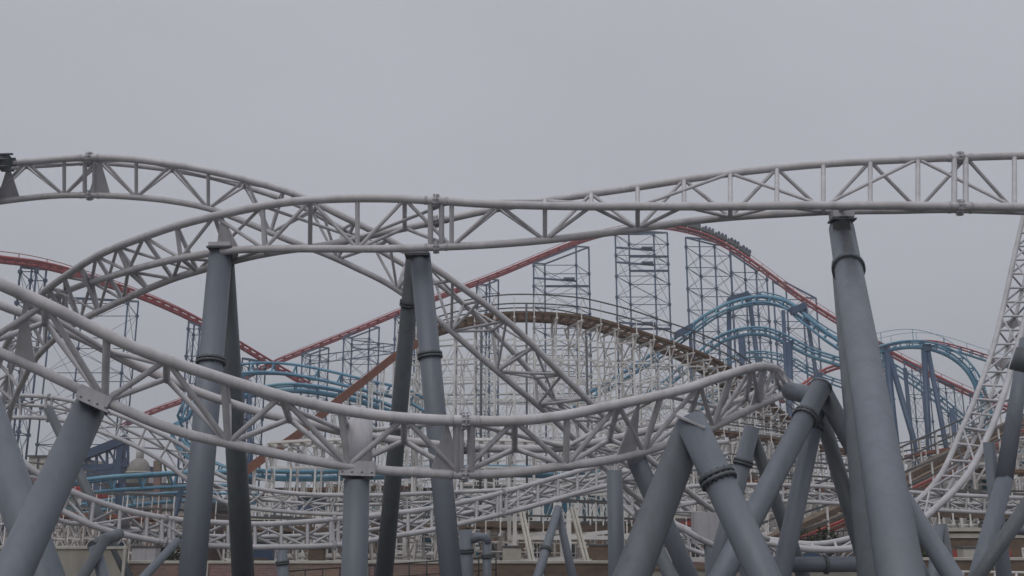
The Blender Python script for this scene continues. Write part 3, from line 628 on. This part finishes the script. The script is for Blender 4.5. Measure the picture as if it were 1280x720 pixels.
# ================================================================== WHITE TIMBER COASTER
WG = 'white timber trestles of the old wooden coaster'
def trestle(label, l, nb, W=3.2, dz=2.6, r=.2, track=True, m='wood', deck='deck', hand=True, batter=0, zmin=0.0, fascia=None, xb=True, bank=0, sides=(-1, 1)):
    pts = cr(PP(l), 12); S = arclen(pts); rt = thing('timber_trestle', label, 'timber trestle', V((pts[len(pts)//2].x, pts[len(pts)//2].y, 0)), WG)
    st = [at_s(pts, S, S[-1]*i/(nb-1)) for i in range(nb)]; fr = []
    for i, p in enumerate(st):
        t = (at_s(pts, S, S[-1]*i/(nb-1)+1)-at_s(pts, S, S[-1]*i/(nb-1)-1)); t.z = 0; t.normalize(); fr.append((p, t, t.cross(V((0, 0, 1))).normalized()))
    base = lambda p, s, q: V((p.x+s.x*q, p.y+s.y*q, 0))
    rnd = random.Random(len(label)+nb); r_0 = r
    for i, (p, t, s) in enumerate(fr):
        mb = MB(); h = p.z-zmin; r = r_0*rnd.uniform(.75, 1.3)
        cols = [(-W/2, -W/2), (W/2, W/2)]
        if batter and h > 6: cols += [(-W/2, -W/2-batter*h/12), (W/2, W/2+batter*h/12)]
        for q0, q1 in cols: mb.bar(base(p, s, q0)+V((0, 0, p.z)), base(p, s, q1)+V((0, 0, zmin)), r)
        z = p.z-.35; k = 0; lv = []
        while z > zmin+.4: lv.append(z); z -= dz
        for k, z in enumerate(lv):
            z += rnd.uniform(-.25, .25)
            if rnd.random() < .12: continue
            f = (p.z-z)/max(.1, h); e = W/2+(batter*h/12*f if batter and h > 6 else 0)
            mb.bar(base(p, s, -e)+V((0, 0, z)), base(p, s, e)+V((0, 0, z)), r*.7)
            if k+1 < len(lv):
                sg = 1 if k % 2 else -1; mb.bar(base(p, s, -W/2*sg)+V((0, 0, z)), base(p, s, W/2*sg)+V((0, 0, lv[k+1])), r*.55)
        if track:
            mb.bar(base(p, s, -W/2-1.1)+V((0, 0, p.z-.2)), base(p, s, W/2+1.1)+V((0, 0, p.z-.2)), r)
            for sg in (-1, 1): mb.bar(base(p, s, sg*(W/2+1.05))+V((0, 0, p.z-.2)), base(p, s, sg*W/2)+V((0, 0, p.z-1.6)), r*.7)
        if hand:
            for sg in (-1, 1): mb.bar(base(p, s, sg*(W/2+.9))+V((0, 0, p.z-.2)), base(p, s, sg*(W/2+.9))+V((0, 0, p.z+1.65)), r*.5)
        mb.build('bent', m, rt)
    r = r_0
    z = 2.0; j = 0
    while z < max(f[0].z for f in fr)-1:
        if z > zmin:
            for sg in (-1, 1):
                led = MB(); led_w = rnd.uniform(.5, 1.0); led_j = rnd.uniform(-.3, .3)
                for (p, t, s), (p2, t2, s2) in zip(fr, fr[1:]):
                    if z < min(p.z, p2.z)-.6: led.bar(base(p, s, sg*W/2)+V((0, 0, z)), base(p2, s2, sg*W/2)+V((0, 0, z+led_j)), r*led_w)
                if led.v: led.build('ledger', m, rt)
        z += dz; j += 1
    if xb:
        BR = []
        for sg in (-1, 1):
            z = 2.0; j = 0
            while z+dz*2 < max(f[0].z for f in fr):
                for i, ((p, t, s), (p2, t2, s2)) in enumerate(zip(fr, fr[1:])):
                    if rnd.random() < .6 and z+dz*2 < min(p.z, p2.z): brc = MB(); BR.append(brc); brc.bar(base(p, s, sg*W/2)+V((0, 0, z)), base(p2, s2, sg*W/2)+V((0, 0, z+dz*2)), r*.42); brc.bar(base(p2, s2, sg*W/2)+V((0, 0, z)), base(p, s, sg*W/2)+V((0, 0, z+dz*2)), r*.42)
                z += dz*2; j += 1
        multi('cross_brace', BR, m, rt)
    n = max(8, int(S[-1]/.8)); Q = []
    for i in range(n+1):
        s0 = S[-1]*i/n; p = at_s(pts, S, s0); t = at_s(pts, S, s0+.5)-at_s(pts, S, s0-.5); t.normalize(); s = t.cross(V((0, 0, 1))).normalized(); s = (s*math.cos(bank)+V((0, 0, 1))*math.sin(bank)); Q.append((p+V((0, 0, W/2*abs(math.sin(bank))+.1)), s))
    if track:
        multi('sleeper', [MB().bar(p-s*(W/2), p+s*(W/2), .28, .14) for p, s in Q], deck, rt)
        for sg in (-1, 1):
            mb = MB()
            for (p, s), (p2, s2) in zip(Q, Q[1:]): mb.bar(p+s*sg*.6+V((0, 0, .2)), p2+s2*sg*.6+V((0, 0, .2)), .24, .3); mb.bar(p+s*sg*1.35+V((0, 0, .12)), p2+s2*sg*1.35+V((0, 0, .12)), .7, .07)
            mb.build('track_stringer', deck, rt)
    if fascia:
        for sg in sides:
            mb = MB()
            for (p, s), (p2, s2) in zip(Q, Q[1:]): mb.bar(p+s*sg*(W/2+.2)+V((0, 0, .1)), p2+s2*sg*(W/2+.2)+V((0, 0, .1)), .12, fascia[0])
            mb.build('side_board', fascia[1], rt)
    if hand:
        for sg in (-1, 1):
            for z in (1.6, .75):
                mb = MB()
                for (p, s), (p2, s2) in zip(Q, Q[1:]): mb.bar(p+s*sg*(W/2+.9)+V((0, 0, z)), p2+s2*sg*(W/2+.9)+V((0, 0, z)), .11)
                mb.build('handrail', 'dgrey', rt)
    return rt
trestle('white timber trestle forming the main hump with a brown banked track on top',
  [(500, 436, 92), (545, 418, 92), (590, 406, 92), (640, 400, 92), (700, 402, 92), (745, 410, 93), (790, 422, 94), (835, 438, 95), (875, 455, 97), (905, 474, 100), (935, 498, 104), (965, 524, 108), (1000, 548, 112)], 29, W=2.9, r=.15, dz=1.8, batter=0, bank=.06, fascia=(.22, 'deck'))
trestle('lower white timber trestle behind the main hump',
  [(520, 470, 104), (570, 452, 104), (620, 440, 104), (680, 440, 105), (740, 448, 106), (800, 464, 107), (850, 486, 109), (900, 515, 112), (960, 545, 116)], 18, W=4.5, r=.13, hand=False, batter=0, track=False, dz=2.4)
trestle('orange-brown boarded ramp rising on white trestles from the left column pair',
  [(296, 600, 78), (330, 574, 79), (372, 545, 80.5), (412, 510, 82.5), (450, 480, 85), (490, 449, 88), (530, 428, 90)], 14, W=.4, r=.12, fascia=(.68, 'rust'), sides=(1,), hand=False, batter=0, track=False)
trestle('low white timber trestle stretching level across the centre',
  [(340, 560, 74), (420, 556, 74), (500, 556, 74), (600, 556, 74), (700, 560, 74), (800, 566, 76), (880, 572, 78)], 20, W=2.4, r=.13, dz=1.9, deck='wood', hand=False, batter=0)
trestle('white timber trestle level behind the curling rail end at right of centre',
  [(860, 540, 90), (920, 548, 90), (980, 556, 90), (1040, 566, 90), (1090, 575, 90)], 13, W=3, r=.13, dz=1.7, batter=0)
trestle('red-sided wooden track rising to the right behind the steep ladder track',
  [(950, 690, 56), (990, 674, 57), (1040, 652, 59), (1090, 628, 62), (1135, 607, 65), (1180, 583, 69), (1220, 562, 73), (1260, 541, 78), (1300, 522, 84)], 16, W=2.6, r=.17, dz=1.7, fascia=(.38, 'redp'), deck='brown', sides=(1,))
trestle('white timber trestle at the right edge behind the braced support',
  [(1160, 590, 74), (1200, 592, 73), (1240, 594, 72), (1290, 596, 71), (1330, 598, 70)], 9, W=3, r=.19, dz=1.9, hand=False)
trestle('low white trestle standing on the concrete apron at lower centre right',
  [(640, 640, 52), (700, 640, 52.5), (760, 640, 53), (820, 640, 53.5), (900, 642, 54)], 5, W=1.4, r=.2, dz=1.15, hand=False, track=False, xb=False)
trestle('white timber trestle behind the legs of the four-legged support',
  [(930, 610, 66), (970, 612, 66), (1010, 614, 66), (1050, 617, 66), (1100, 620, 66)], 10, W=2.4, r=.16, dz=1.2, deck='rust')
trestle('low white timber trestle at lower left behind the dark column',
  [(300, 640, 60), (360, 642, 60), (420, 644, 60), (480, 644, 60), (560, 646, 60)], 6, W=1.6, r=.16, dz=1.4, hand=False, track=False)

trestle('tangled white timber trestle behind the low end of the diving front track',
  [(780, 604, 84), (830, 596, 84), (880, 594, 84), (930, 600, 84), (985, 612, 84)], 14, W=4, r=.14, dz=1.3, batter=0, hand=True)
trestle('white timber trestle with heavy beams behind the small forked support',
  [(560, 632, 68), (620, 628, 68), (690, 626, 68), (760, 626, 68), (830, 630, 68)], 13, W=3.5, r=.16, dz=1.5, batter=0, track=False, hand=False)
trestle('pale timber trestle half hidden between the upright column and the left column pair',
  [(296, 628, 90), (350, 620, 90), (400, 616, 90), (460, 614, 90), (520, 612, 90)], 12, W=3.5, r=.15, dz=1.6, batter=0, deck='deck', hand=False)
trestle('white timber trestle beneath the round light blue loop at right',
  [(1085, 585, 100), (1130, 575, 100), (1180, 566, 100), (1240, 560, 100), (1300, 556, 100)], 15, W=3, r=.13, dz=1.8, batter=0, deck='rust')
trestle('low pale trestle at far left behind the crossing columns',
  [(-40, 600, 80), (0, 602, 80), (40, 606, 80), (90, 614, 80), (130, 624, 80)], 9, W=3, r=.13, dz=1.7, batter=0, deck='redp')
trestle('brown-decked white timber trestle low between the small forked support and the slim upright column',
  [(600, 662, 58), (660, 664, 57.5), (720, 666, 57), (780, 668, 57), (850, 670, 57)], 15, W=2.6, r=.13, dz=.85, batter=0, deck='brown')
trestle('brown-decked white timber trestle low between the dark leg and the upright grey column',
  [(300, 664, 56), (360, 668, 55), (420, 670, 55), (500, 668, 55), (580, 664, 56)], 14, W=2.6, r=.12, dz=.85, batter=0, deck='brown')
trestle('brown-decked white timber trestle low at the right behind the crossed legs',
  [(1120, 648, 62), (1180, 650, 61), (1240, 652, 60), (1320, 654, 60)], 12, W=2.6, r=.13, dz=.9, batter=0, deck='brown')
trestle('pale timber trestle behind the low white track at bottom left',
  [(60, 648, 66), (110, 650, 66), (160, 652, 66), (230, 654, 66)], 10, W=2.6, r=.12, dz=.9, batter=0, deck='rust')
# raking struts (white ladder-like timbers leaning at lower centre)
for lab, l in (('leaning white ladder strut left of the small forked support', [(652, 640, 48), (672, 735, 46)]),
               ('leaning white ladder strut right of the small forked support', [(716, 636, 48), (742, 735, 46)])):
    a, b = P(*l[0]), P(*l[1]); t = b-a; s = V((1, 0, 0)); mb = MB()
    b = a+(b-a)*(a.z/(a.z-b.z)) if a.z > b.z else b
    rt = thing('ladder_strut', lab, 'ladder strut', V((b.x, b.y, 0)), 'leaning white struts')
    MB().bar(a-s*.08, b-s*.08, .11).build('stile', 'cream', rt); MB().bar(a+s*.08, b+s*.08, .11).build('stile', 'cream', rt)
    for k in range(8):
        p = a.lerp(b, k/8); MB().bar(p-s*.26, p+s*.26, .08).build('rung', 'cream', rt)

# ================================================================== BUILDINGS AND WALLS
def xs(x, Y): return P(x, 650, Y).x
def zs(y, x, Y): return P(x, y, Y).z
def building(label, x0, x1, ytop, Y, D, wall, roof='dgrey', wins=(0, 0), pitch=0, name='park_building', band=None, door=False, group='low park buildings'):
    X0, X1 = xs(x0, Y), xs(x1, Y); h = max(.8, zs(ytop, (x0+x1)/2, Y)); cx = (X0+X1)/2; w = X1-X0
    rt = thing(name, label, 'building', V((cx, Y+D/2, 0)), group)
    MB().box(V((cx, Y+D/2, h/2)), w, D, h).build('wall', wall, rt)
    if pitch:
        mb = MB(); a = V((X0-.2, Y-.3, h)); b = V((X1+.2, Y-.3, h)); c = V((X1+.2, Y+D+.3, h)); d = V((X0-.2, Y+D+.3, h)); r0 = V((X0-.2, Y+D/2, h+pitch)); r1 = V((X1+.2, Y+D/2, h+pitch))
        mb.v += [a, b, c, d, r0, r1]; mb.f += [(0, 1, 5, 4), (2, 3, 4, 5), (1, 2, 5), (3, 0, 4), (3, 2, 1, 0)]; mb.smooth += [False]*5
        mb.build('roof', roof, rt)
    else:
        MB().box(V((cx, Y+D/2, h+.09)), w+.5, D+.5, .18).build('roof', roof, rt)
    if band: MB().box(V((cx, Y-.06, h-band[0]/2-.12)), w*.99, .08, band[0]).build('fascia', band[1], rt)
    nx, nz = wins
    for i in range(nx):
        for j in range(nz):
            wx = X0+w*(i+.5)/nx; wz = h*(j+.5)/nz+.1; ww = min(1.5, w/nx*.55); wh = min(1.3, h/nz*.5)
            fr = MB(); 
            for sx in (-1, 1): fr.box(V((wx+sx*ww/2, Y-.03, wz)), .09, .1, wh+.09)
            for sz in (-1, 1): fr.box(V((wx, Y-.03, wz+sz*wh/2)), ww-.1, .1, .09)
            fr.box(V((wx, Y-.02, wz)), .05, .07, wh-.1)
            f = fr.build('window', 'wood', rt); sub(MB().box(V((wx, Y-.012, wz)), ww-.1, .02, wh-.1), 'pane', 'glass', f)
    rb = random.Random(label)
    for _ in range(max(2, int(w/5))):
        dx = X0+w*rb.random(); MB().bar(V((dx, Y-.12, 0)), V((dx, Y-.12, h-.1)), .09).build('downpipe', 'dgrey', rt)
    for _ in range(max(1, int(w/7))):
        dx = X0+w*rb.uniform(.08, .92); s_ = rb.uniform(.5, 1.3)
        if not pitch: MB().box(V((dx, Y+rb.uniform(1, 3), h+.18+s_*.3)), s_*1.4, 1, s_*.6).build('roof_vent', rb.choice(['dgrey', 'conc', 'plate']), rt)
    if door:
        d = MB().box(V((X0+w*.12, Y-.04, 1.05)), 1.0, .06, 2.1).build('door', 'teal', rt); sub(MB().box(V((X0+w*.12+.38, Y-.09, 1.05)), .05, .05, .2), 'handle', 'bolt', d)
    return rt
building('pale stone block with flat top behind the crossing columns at far left', 28, 62, 571, 120, 12, 'cream', wins=(2, 2))
building('long red brick building with small white windows below the level pale blue track', 100, 245, 637, 84, 10, 'brick', wins=(5, 1), pitch=1.6, band=(.4, 'cream'))
building('tan rendered building with dark roof behind the red brick one', 128, 238, 606, 104, 10, 'cream', wins=(6, 2), band=(.7, 'dgrey'))
building('dark blue shed with long flat roof at mid left', 92, 160, 582, 118, 8, 'dblue', roof='tower', wins=(0, 0))
building('teal-fronted long building behind the upright column left of centre', 330, 560, 612, 96, 12, 'teal', wins=(7, 1), band=(.8, 'cream'))
building('brown low building with pale roof edge behind the low trestle', 300, 470, 650, 72, 8, 'brown', roof='cream', wins=(8, 1))
building('teal building with pale roof line right of the central column pair', 575, 760, 608, 92, 12, 'teal', roof='cream', wins=(9, 1), band=(.7, 'wood'))
building('brown boarded station building at lower centre', 600, 790, 655, 64, 8, 'brown', roof='dgrey', wins=(4, 1))
building('brick building glimpsed between the legs of the A-shaped support', 770, 900, 648, 70, 8, 'brick', roof='cream', wins=(6, 1), band=(.35, 'redp'))
building('brown boarded building with red panels at the lower right edge', 1170, 1330, 664, 58, 10, 'brown', roof='cream', wins=(2, 1), band=(.25, 'cream'))
building('cream building with white window frames above the brown one at right', 1120, 1330, 640, 82, 10, 'cream', roof='dgrey', wins=(10, 1))
building('blue-clad building far behind the white trestle at right', 1010, 1130, 620, 110, 10, 'teal', wins=(5, 1), roof='wood')
building('tan building behind the trestle right of centre', 880, 1010, 625, 100, 10, 'cream', roof='brown', wins=(7, 1))
for k, (x, w) in enumerate(((1186, 22), (1240, 18))):
    Y = 57.8; a = xs(x, Y); b = xs(x+w, Y); z0 = zs(706, x, Y); z1 = zs(688, x, Y)
    tag(MB().box(V(((a+b)/2, Y-.1, (z0+z1)/2)), b-a, .06, z1-z0).build('wall_panel', 'redp'), ['faded red panel fixed to the brown building, left one', 'faded red panel fixed to the brown building, right one'][k], 'panel', 'red panels')
def wall(label, x0, x1, ytop, Y, m, th=.35, cap='cream', name='boundary_wall'):
    X0, X1 = xs(x0, Y), xs(x1, Y); h = max(.5, zs(ytop, (x0+x1)/2, Y)); cx = (X0+X1)/2
    rt = thing(name, label, 'wall', V((cx, Y, 0)))
    MB().box(V((cx, Y, h/2)), X1-X0, th, h).build('wall_body', m, rt)
    MB().box(V((cx, Y, h+.05)), X1-X0+.1, th+.12, .1).build('coping', cap, rt)
    mb = MB(); n = max(2, int((X1-X0)/3))
    for i in range(n+1): mb.box(V((X0+(X1-X0)*i/n, Y-th/2-.05, h/2)), .12, .1, h-.02)
    mb.build('pier', cap, rt)
wall('stained pale concrete wall at bottom left between the columns', -60, 162, 686, 44, 'conc')
wall('long brown brick wall running along the bottom of the centre', 166, 560, 704, 46, 'brick')
wall('weathered brown wall along the bottom right of centre', 565, 790, 704, 45, 'brown')
wall('low pale wall under the horizontal pipe beam', 800, 1100, 712, 40, 'conc', cap='brown')
wall('dark boarded fence wall along the bottom right corner', 1130, 1340, 700, 44, 'brown', cap='cream')
# black handrail along the centre
def rail_fence(label, x0, y0, Y0, x1, y1, Y1, m='black', n=12, h=1.0, r=.03):
    a, b = P(x0, y0, Y0), P(x1, y1, Y1); rt = thing('railing', label, 'railing', V((a.x, a.y, a.z-h)))
    MB().tube([a, b], r, 6).build('top_rail', m, rt); MB().tube([a-V((0, 0, h*.5)), b-V((0, 0, h*.5))], r*.8, 6).build('mid_rail', m, rt)
    for i in range(n+1): p = a.lerp(b, i/n); MB().tube([p, V((p.x, p.y, max(0, p.z-h)))], r, 6).build('upright', m, rt)
rail_fence('black handrail sloping along the wall at bottom centre', 360, 714, 42, 620, 696, 42)
rail_fence('black sloping handrail below the red-sided wooden track', 990, 673, 50, 1075, 660, 51)
rail_fence('white handrail on the flat roof line at lower centre right', 560, 676, 56, 800, 682, 56, 'wood', 9, 1, .04)
rail_fence('white handrail at lower right under the ladder track', 1150, 714, 40, 1310, 716, 40, 'wood', 12, .9, .05)
CL = 'service boxes and barriers behind the low walls'
rc = random.Random(3)
names = [('grey service cabinet', 'cabinet', 'plate'), ('blue wheeled bin', 'bin', 'dblue'), ('brown barrier panel', 'barrier', 'brown'), ('cream service cabinet', 'cabinet', 'cream'), ('brown planter box', 'planter', 'brown')]
spots = [(186, 50, 'by the sloping pipe'), (330, 51, 'below the low trestle'), (398, 50, 'left of the upright column'), (640, 50, 'right of the elbowed post'), (745, 51, 'right of the small forked support'), (828, 49, 'inside the A-shaped support'), (1010, 47, 'above the horizontal pipe beam'), (1055, 46, 'against the biggest column'), (1216, 48, 'between the right-edge legs')]
for k, (x, Y, where) in enumerate(spots):
    nm, ct, mt = names[k % 5]; X = xs(x, Y); h = zs(684, x, Y)+rc.uniform(-.1, .25); w_ = rc.uniform(.7, 1.5)
    rt = thing('service_'+ct if ct == 'cabinet' else ct, nm+' standing '+where, ct, V((X, Y, 0)), CL)
    MB().box(V((X, Y, h/2)), w_, .7, h).build('body', mt, rt); MB().box(V((X, Y, h+.04)), w_+.08, .78, .08).build('lid', 'dgrey', rt)
    sub_ = MB().box(V((X, Y-.37, h*.6)), w_*.7, .03, h*.3).build('front_panel', rc.choice(['dgrey', 'cream', 'brown']), rt)
# dome with white finial at left
def revolve(prof, c, n=24):
    mb = MB(); prev = None
    for r, z in prof:
        i = mb.ring(c+V((0, 0, z)), V((1, 0, 0)), V((0, 1, 0)), max(r, .01), n)
        if prev is not None:
            for j in range(n): mb.f.append((prev+j, prev+(j+1) % n, i+(j+1) % n, i+j)); mb.smooth.append(True)
        prev = i
    return mb
Y = 110; p = P(173, 592, Y); R = dia(14, p)
rt = thing('domed_tower', 'brown-grey domed turret with white post rising behind the level pale blue track', 'tower', V((p.x, p.y, 0)))
revolve([(R*.96, 0), (R*.96, p.z), (R*1.1, p.z+.05), (R*1.1, p.z+.2), (R*.98, p.z+.22)], V((p.x, p.y, 0))).build('drum', 'cream', rt)
revolve([(R*math.cos(a*math.pi/20), p.z+.2+R*1.25*math.sin(a*math.pi/20)) for a in range(11)], V((p.x, p.y, 0))).build('dome', 'dome', rt)
MB().tube([V((p.x, p.y, p.z+R*1.2)), V((p.x, p.y, p.z+R*1.2+2.2))], .42, 12).build('finial', 'wood', rt)
Y = 80; p = P(197, 576, Y); q = P(216, 640, Y)
rt = thing('leaning_strut', 'brick-coloured leaning strut with yellow-green edge at left', 'strut', V((q.x, q.y, 0)))
MB().bar(p, V((q.x-.8, q.y, 0)), .5, .5).build('strut', 'brick', rt); MB().bar(p+V((.6, -.5, 0)), q+V((.5, -.5, 0)), .12).build('edge', 'green', rt)

# big sloping navy girder at left
rt = thing('roof_girder', 'slate blue sloping roof girder above the domed turret', 'girder', P(80, 590, 100))
mb = MB(); a, b = P(55, 590, 100), P(160, 548, 100); a2, b2 = P(55, 594, 100), P(160, 580, 100)
MB().bar(a, b, .9, .8).build('top_chord', 'tower', rt); MB().bar(a2, b2, .5, .5).build('bottom_chord', 'tower', rt)
for i in range(9):
    t = i/8; mb.bar(a.lerp(b, t), a2.lerp(b2, t), .22)
    if i < 8: mb.bar(a.lerp(b, t), a2.lerp(b2, (i+1)/8), .18)
MB().bar(P(152, 548, 100), V((P(152, 548, 100).x, 100, 0)), .6).build('post', 'tower', rt)
MB().bar(a, V((a.x, a.y, 0)), .5).build('post', 'tower', rt)
mb.build('web', 'tower', rt)

# round light-blue / navy cabins & clutter on station
def cabin(label, x, y, Y, w, h, m, n=3):
    a = P(x, y, Y); W = dia(w, a); H = dia(h, a)
    rt = thing('kiosk', label, 'kiosk', V((a.x, a.y, 0)), 'small kiosks')
    z0 = a.z-H
    MB().box(V((a.x, a.y, a.z-H/2)), W, 2.2, H).build('body', m, rt)
    MB().box(V((a.x, a.y, a.z+.08)), W+.4, 2.6, .16).build('roof', 'wood', rt)
    for i in range(n): MB().box(V((a.x-W/2+W*(i+.5)/n, a.y-1.12, a.z-H*.4)), W/n*.6, .04, H*.4).build('window', 'glass', rt)
    for sx in (-1, 1):
        for sy in (-1, 1): MB().bar(V((a.x+sx*W*.46, a.y+sy, z0)), V((a.x+sx*W*.46, a.y+sy, 0)), .18).build('stilt', 'wood', rt)
cabin('navy kiosk on stilts beneath the trestle right of the central column pair', 560, 618, 70, 22, 14, 'dblue', 2)
cabin('navy kiosk on stilts by the red-sided wooden track', 1155, 612, 80, 26, 14, 'dblue', 2)
cabin('teal kiosk on stilts behind the right-hand braced support', 1226, 600, 76, 24, 14, 'teal', 2)
cabin('cream kiosk on stilts left of the horizontal pipe beam', 905, 612, 72, 26, 14, 'cream', 2)
cabin('blue kiosk on stilts left of the upright column', 390, 622, 68, 26, 16, 'dblue', 2)

# ================================================================== trees
def tree(label, x, Y, h, w):
    b = V((xs(x, Y), Y, 0)); rt = thing('tree', label, 'tree', b, 'small trees between the buildings')
    mb = MB().tube([b, b+V((.1, 0, h*.5)), b+V((0, .1, h*.85))], [.16, .11, .04], 8)
    for k in range(5):
        an = k*1.3; mb.tube([b+V((0, 0, h*(.35+.08*k))), b+V((math.cos(an)*w*.35, math.sin(an)*w*.35, h*(.6+.07*k)))], [.06, .02], 5)
    mb.build('trunk', 'bark', rt); cm = MB()
    cl = [(V((random.gauss(0, w*.25), random.gauss(0, w*.25), h*random.uniform(.45, .95))), random.uniform(.3, .6)*w*.5) for _ in range(9)]
    for c, r in cl:
        for _ in range(140):
            d = V((random.gauss(0, 1), random.gauss(0, 1), random.gauss(0, 1))).normalized()*r*random.random()**.4
            q = b+c+d; u = V((random.gauss(0, 1), random.gauss(0, 1), random.gauss(0, .6))).normalized(); w_ = u.cross(V((.3, .5, .8))).normalized(); s = .11
            i = len(cm.v); cm.v += [q-u*s, q+w_*s*.6, q+u*s, q-w_*s*.6]; cm.f.append((i, i+1, i+2, i+3)); cm.smooth.append(False)
    cm.build('crown', 'green', rt)
tree('small bushy tree seen below the sloping black handrail', 1032, 52, 3.2, 2.6)
tree('small bushy tree low behind the A-shaped support', 930, 47, 2.7, 2.2)
tree('small bushy tree between the leaning strut and the left column pair', 214, 60, 3.2, 2)
tree('small bushy tree beside the biggest column at bottom right', 1160, 50, 2.6, 2)

# ================================================================== GROUND, SKY, LIGHT
g = MB(); g.v = [V((-4000, -300, 0)), V((4000, -300, 0)), V((4000, 7000, 0)), V((-4000, 7000, 0))]; g.f = [(0, 1, 2, 3)]; g.smooth = [False]
g.build('ground', 'asph', kind='structure')
g = MB(); g.v = [V((-60, 46.5, .01)), V((60, 46.5, .01)), V((60, 140, .01)), V((-60, 140, .01))]; g.f = [(0, 1, 2, 3)]; g.smooth = [False]
g.build('pavement', 'brown', kind='structure')

w = bpy.data.worlds.new("World"); sc.world = w; w.use_nodes = True
nt = w.node_tree; bg = nt.nodes['Background']
sky = nt.nodes.new('ShaderNodeTexSky'); sky.sky_type = 'NISHITA'; sky.sun_disc = False
ELEV, ROT = 48, 200
sky.sun_elevation = math.radians(ELEV); sky.sun_rotation = math.radians(ROT); sky.air_density = 1; sky.dust_density = 6
sky.altitude = 0
# overcast: blend the clear sky far towards an even cloud layer with faint mottling
tc = nt.nodes.new('ShaderNodeTexCoord'); no = nt.nodes.new('ShaderNodeTexNoise'); no.inputs['Scale'].default_value = 1.6; no.inputs['Detail'].default_value = 3; no.inputs['Roughness'].default_value = .45
mp = nt.nodes.new('ShaderNodeMapping'); mp.inputs['Scale'].default_value = (1, 1, 2.2)
nt.links.new(tc.outputs['Generated'], mp.inputs[0]); nt.links.new(mp.outputs[0], no.inputs['Vector'])
rg = nt.nodes.new('ShaderNodeMapRange'); rg.inputs['From Min'].default_value = .3; rg.inputs['From Max'].default_value = .7; rg.inputs['To Min'].default_value = .935; rg.inputs['To Max'].default_value = 1.055
nt.links.new(no.outputs['Fac'], rg.inputs['Value'])
sp = nt.nodes.new('ShaderNodeSeparateXYZ'); nt.links.new(tc.outputs['Generated'], sp.inputs[0])
gr = nt.nodes.new('ShaderNodeMapRange'); gr.inputs['From Min'].default_value = 0; gr.inputs['From Max'].default_value = .6; gr.inputs['To Min'].default_value = 4.35; gr.inputs['To Max'].default_value = 5.0
nt.links.new(sp.outputs['Z'], gr.inputs['Value'])
zg = nt.nodes.new('ShaderNodeMapRange'); zg.interpolation_type = 'SMOOTHSTEP'; zg.inputs['From Min'].default_value = .5; zg.inputs['From Max'].default_value = 1; zg.inputs['To Min'].default_value = 1; zg.inputs['To Max'].default_value = 1.7
nt.links.new(sp.outputs['Z'], zg.inputs['Value']); m0 = nt.nodes.new('ShaderNodeMath'); m0.operation = 'MULTIPLY'; nt.links.new(gr.outputs[0], m0.inputs[0]); nt.links.new(zg.outputs[0], m0.inputs[1])
mu = nt.nodes.new('ShaderNodeMath'); mu.operation = 'MULTIPLY'; nt.links.new(m0.outputs[0], mu.inputs[0]); nt.links.new(rg.outputs[0], mu.inputs[1])
cc = nt.nodes.new('ShaderNodeVectorMath'); cc.operation = 'SCALE'; cc.inputs[0].default_value = (.968, .99, 1.082); nt.links.new(mu.outputs[0], cc.inputs['Scale'])
mx = nt.nodes.new('ShaderNodeMix'); mx.data_type = 'RGBA'; mx.inputs[0].default_value = .94
nt.links.new(sky.outputs[0], mx.inputs[6]); nt.links.new(cc.outputs[0], mx.inputs[7]); nt.links.new(mx.outputs[2], bg.inputs['Color'])
bg.inputs['Strength'].default_value = .1
sun = bpy.data.lights.new('sun', 'SUN'); sun.energy = .7; sun.angle = math.radians(30); sun.color = (1, .97, .94)
so = bpy.data.objects.new('sun', sun); COL.objects.link(so)
so.rotation_euler = (math.radians(90-ELEV), 0, math.radians(180-ROT))
# haze
HZ = 0.0009
if HZ:
    mb = MB().box(V((0, 250, 45)), 900, 720, 92)
    hm = bpy.data.materials.new('haze_air'); hm.use_nodes = True; N = hm.node_tree.nodes; N.remove(N['Principled BSDF'])
    pv = N.new('ShaderNodeVolumePrincipled'); pv.inputs['Density'].default_value = HZ; pv.inputs['Color'].default_value = (.93, .95, 1, 1); pv.inputs['Anisotropy'].default_value = .2
    hm.node_tree.links.new(pv.outputs[0], N['Material Output'].inputs['Volume']); 
    mb.build('haze', hm, kind='stuff')
vs = sc.view_settings; vs.view_transform = 'Standard'; vs.look = 'None'; vs.gamma = 1; vs.use_curve_mapping = False; vs.exposure = 0
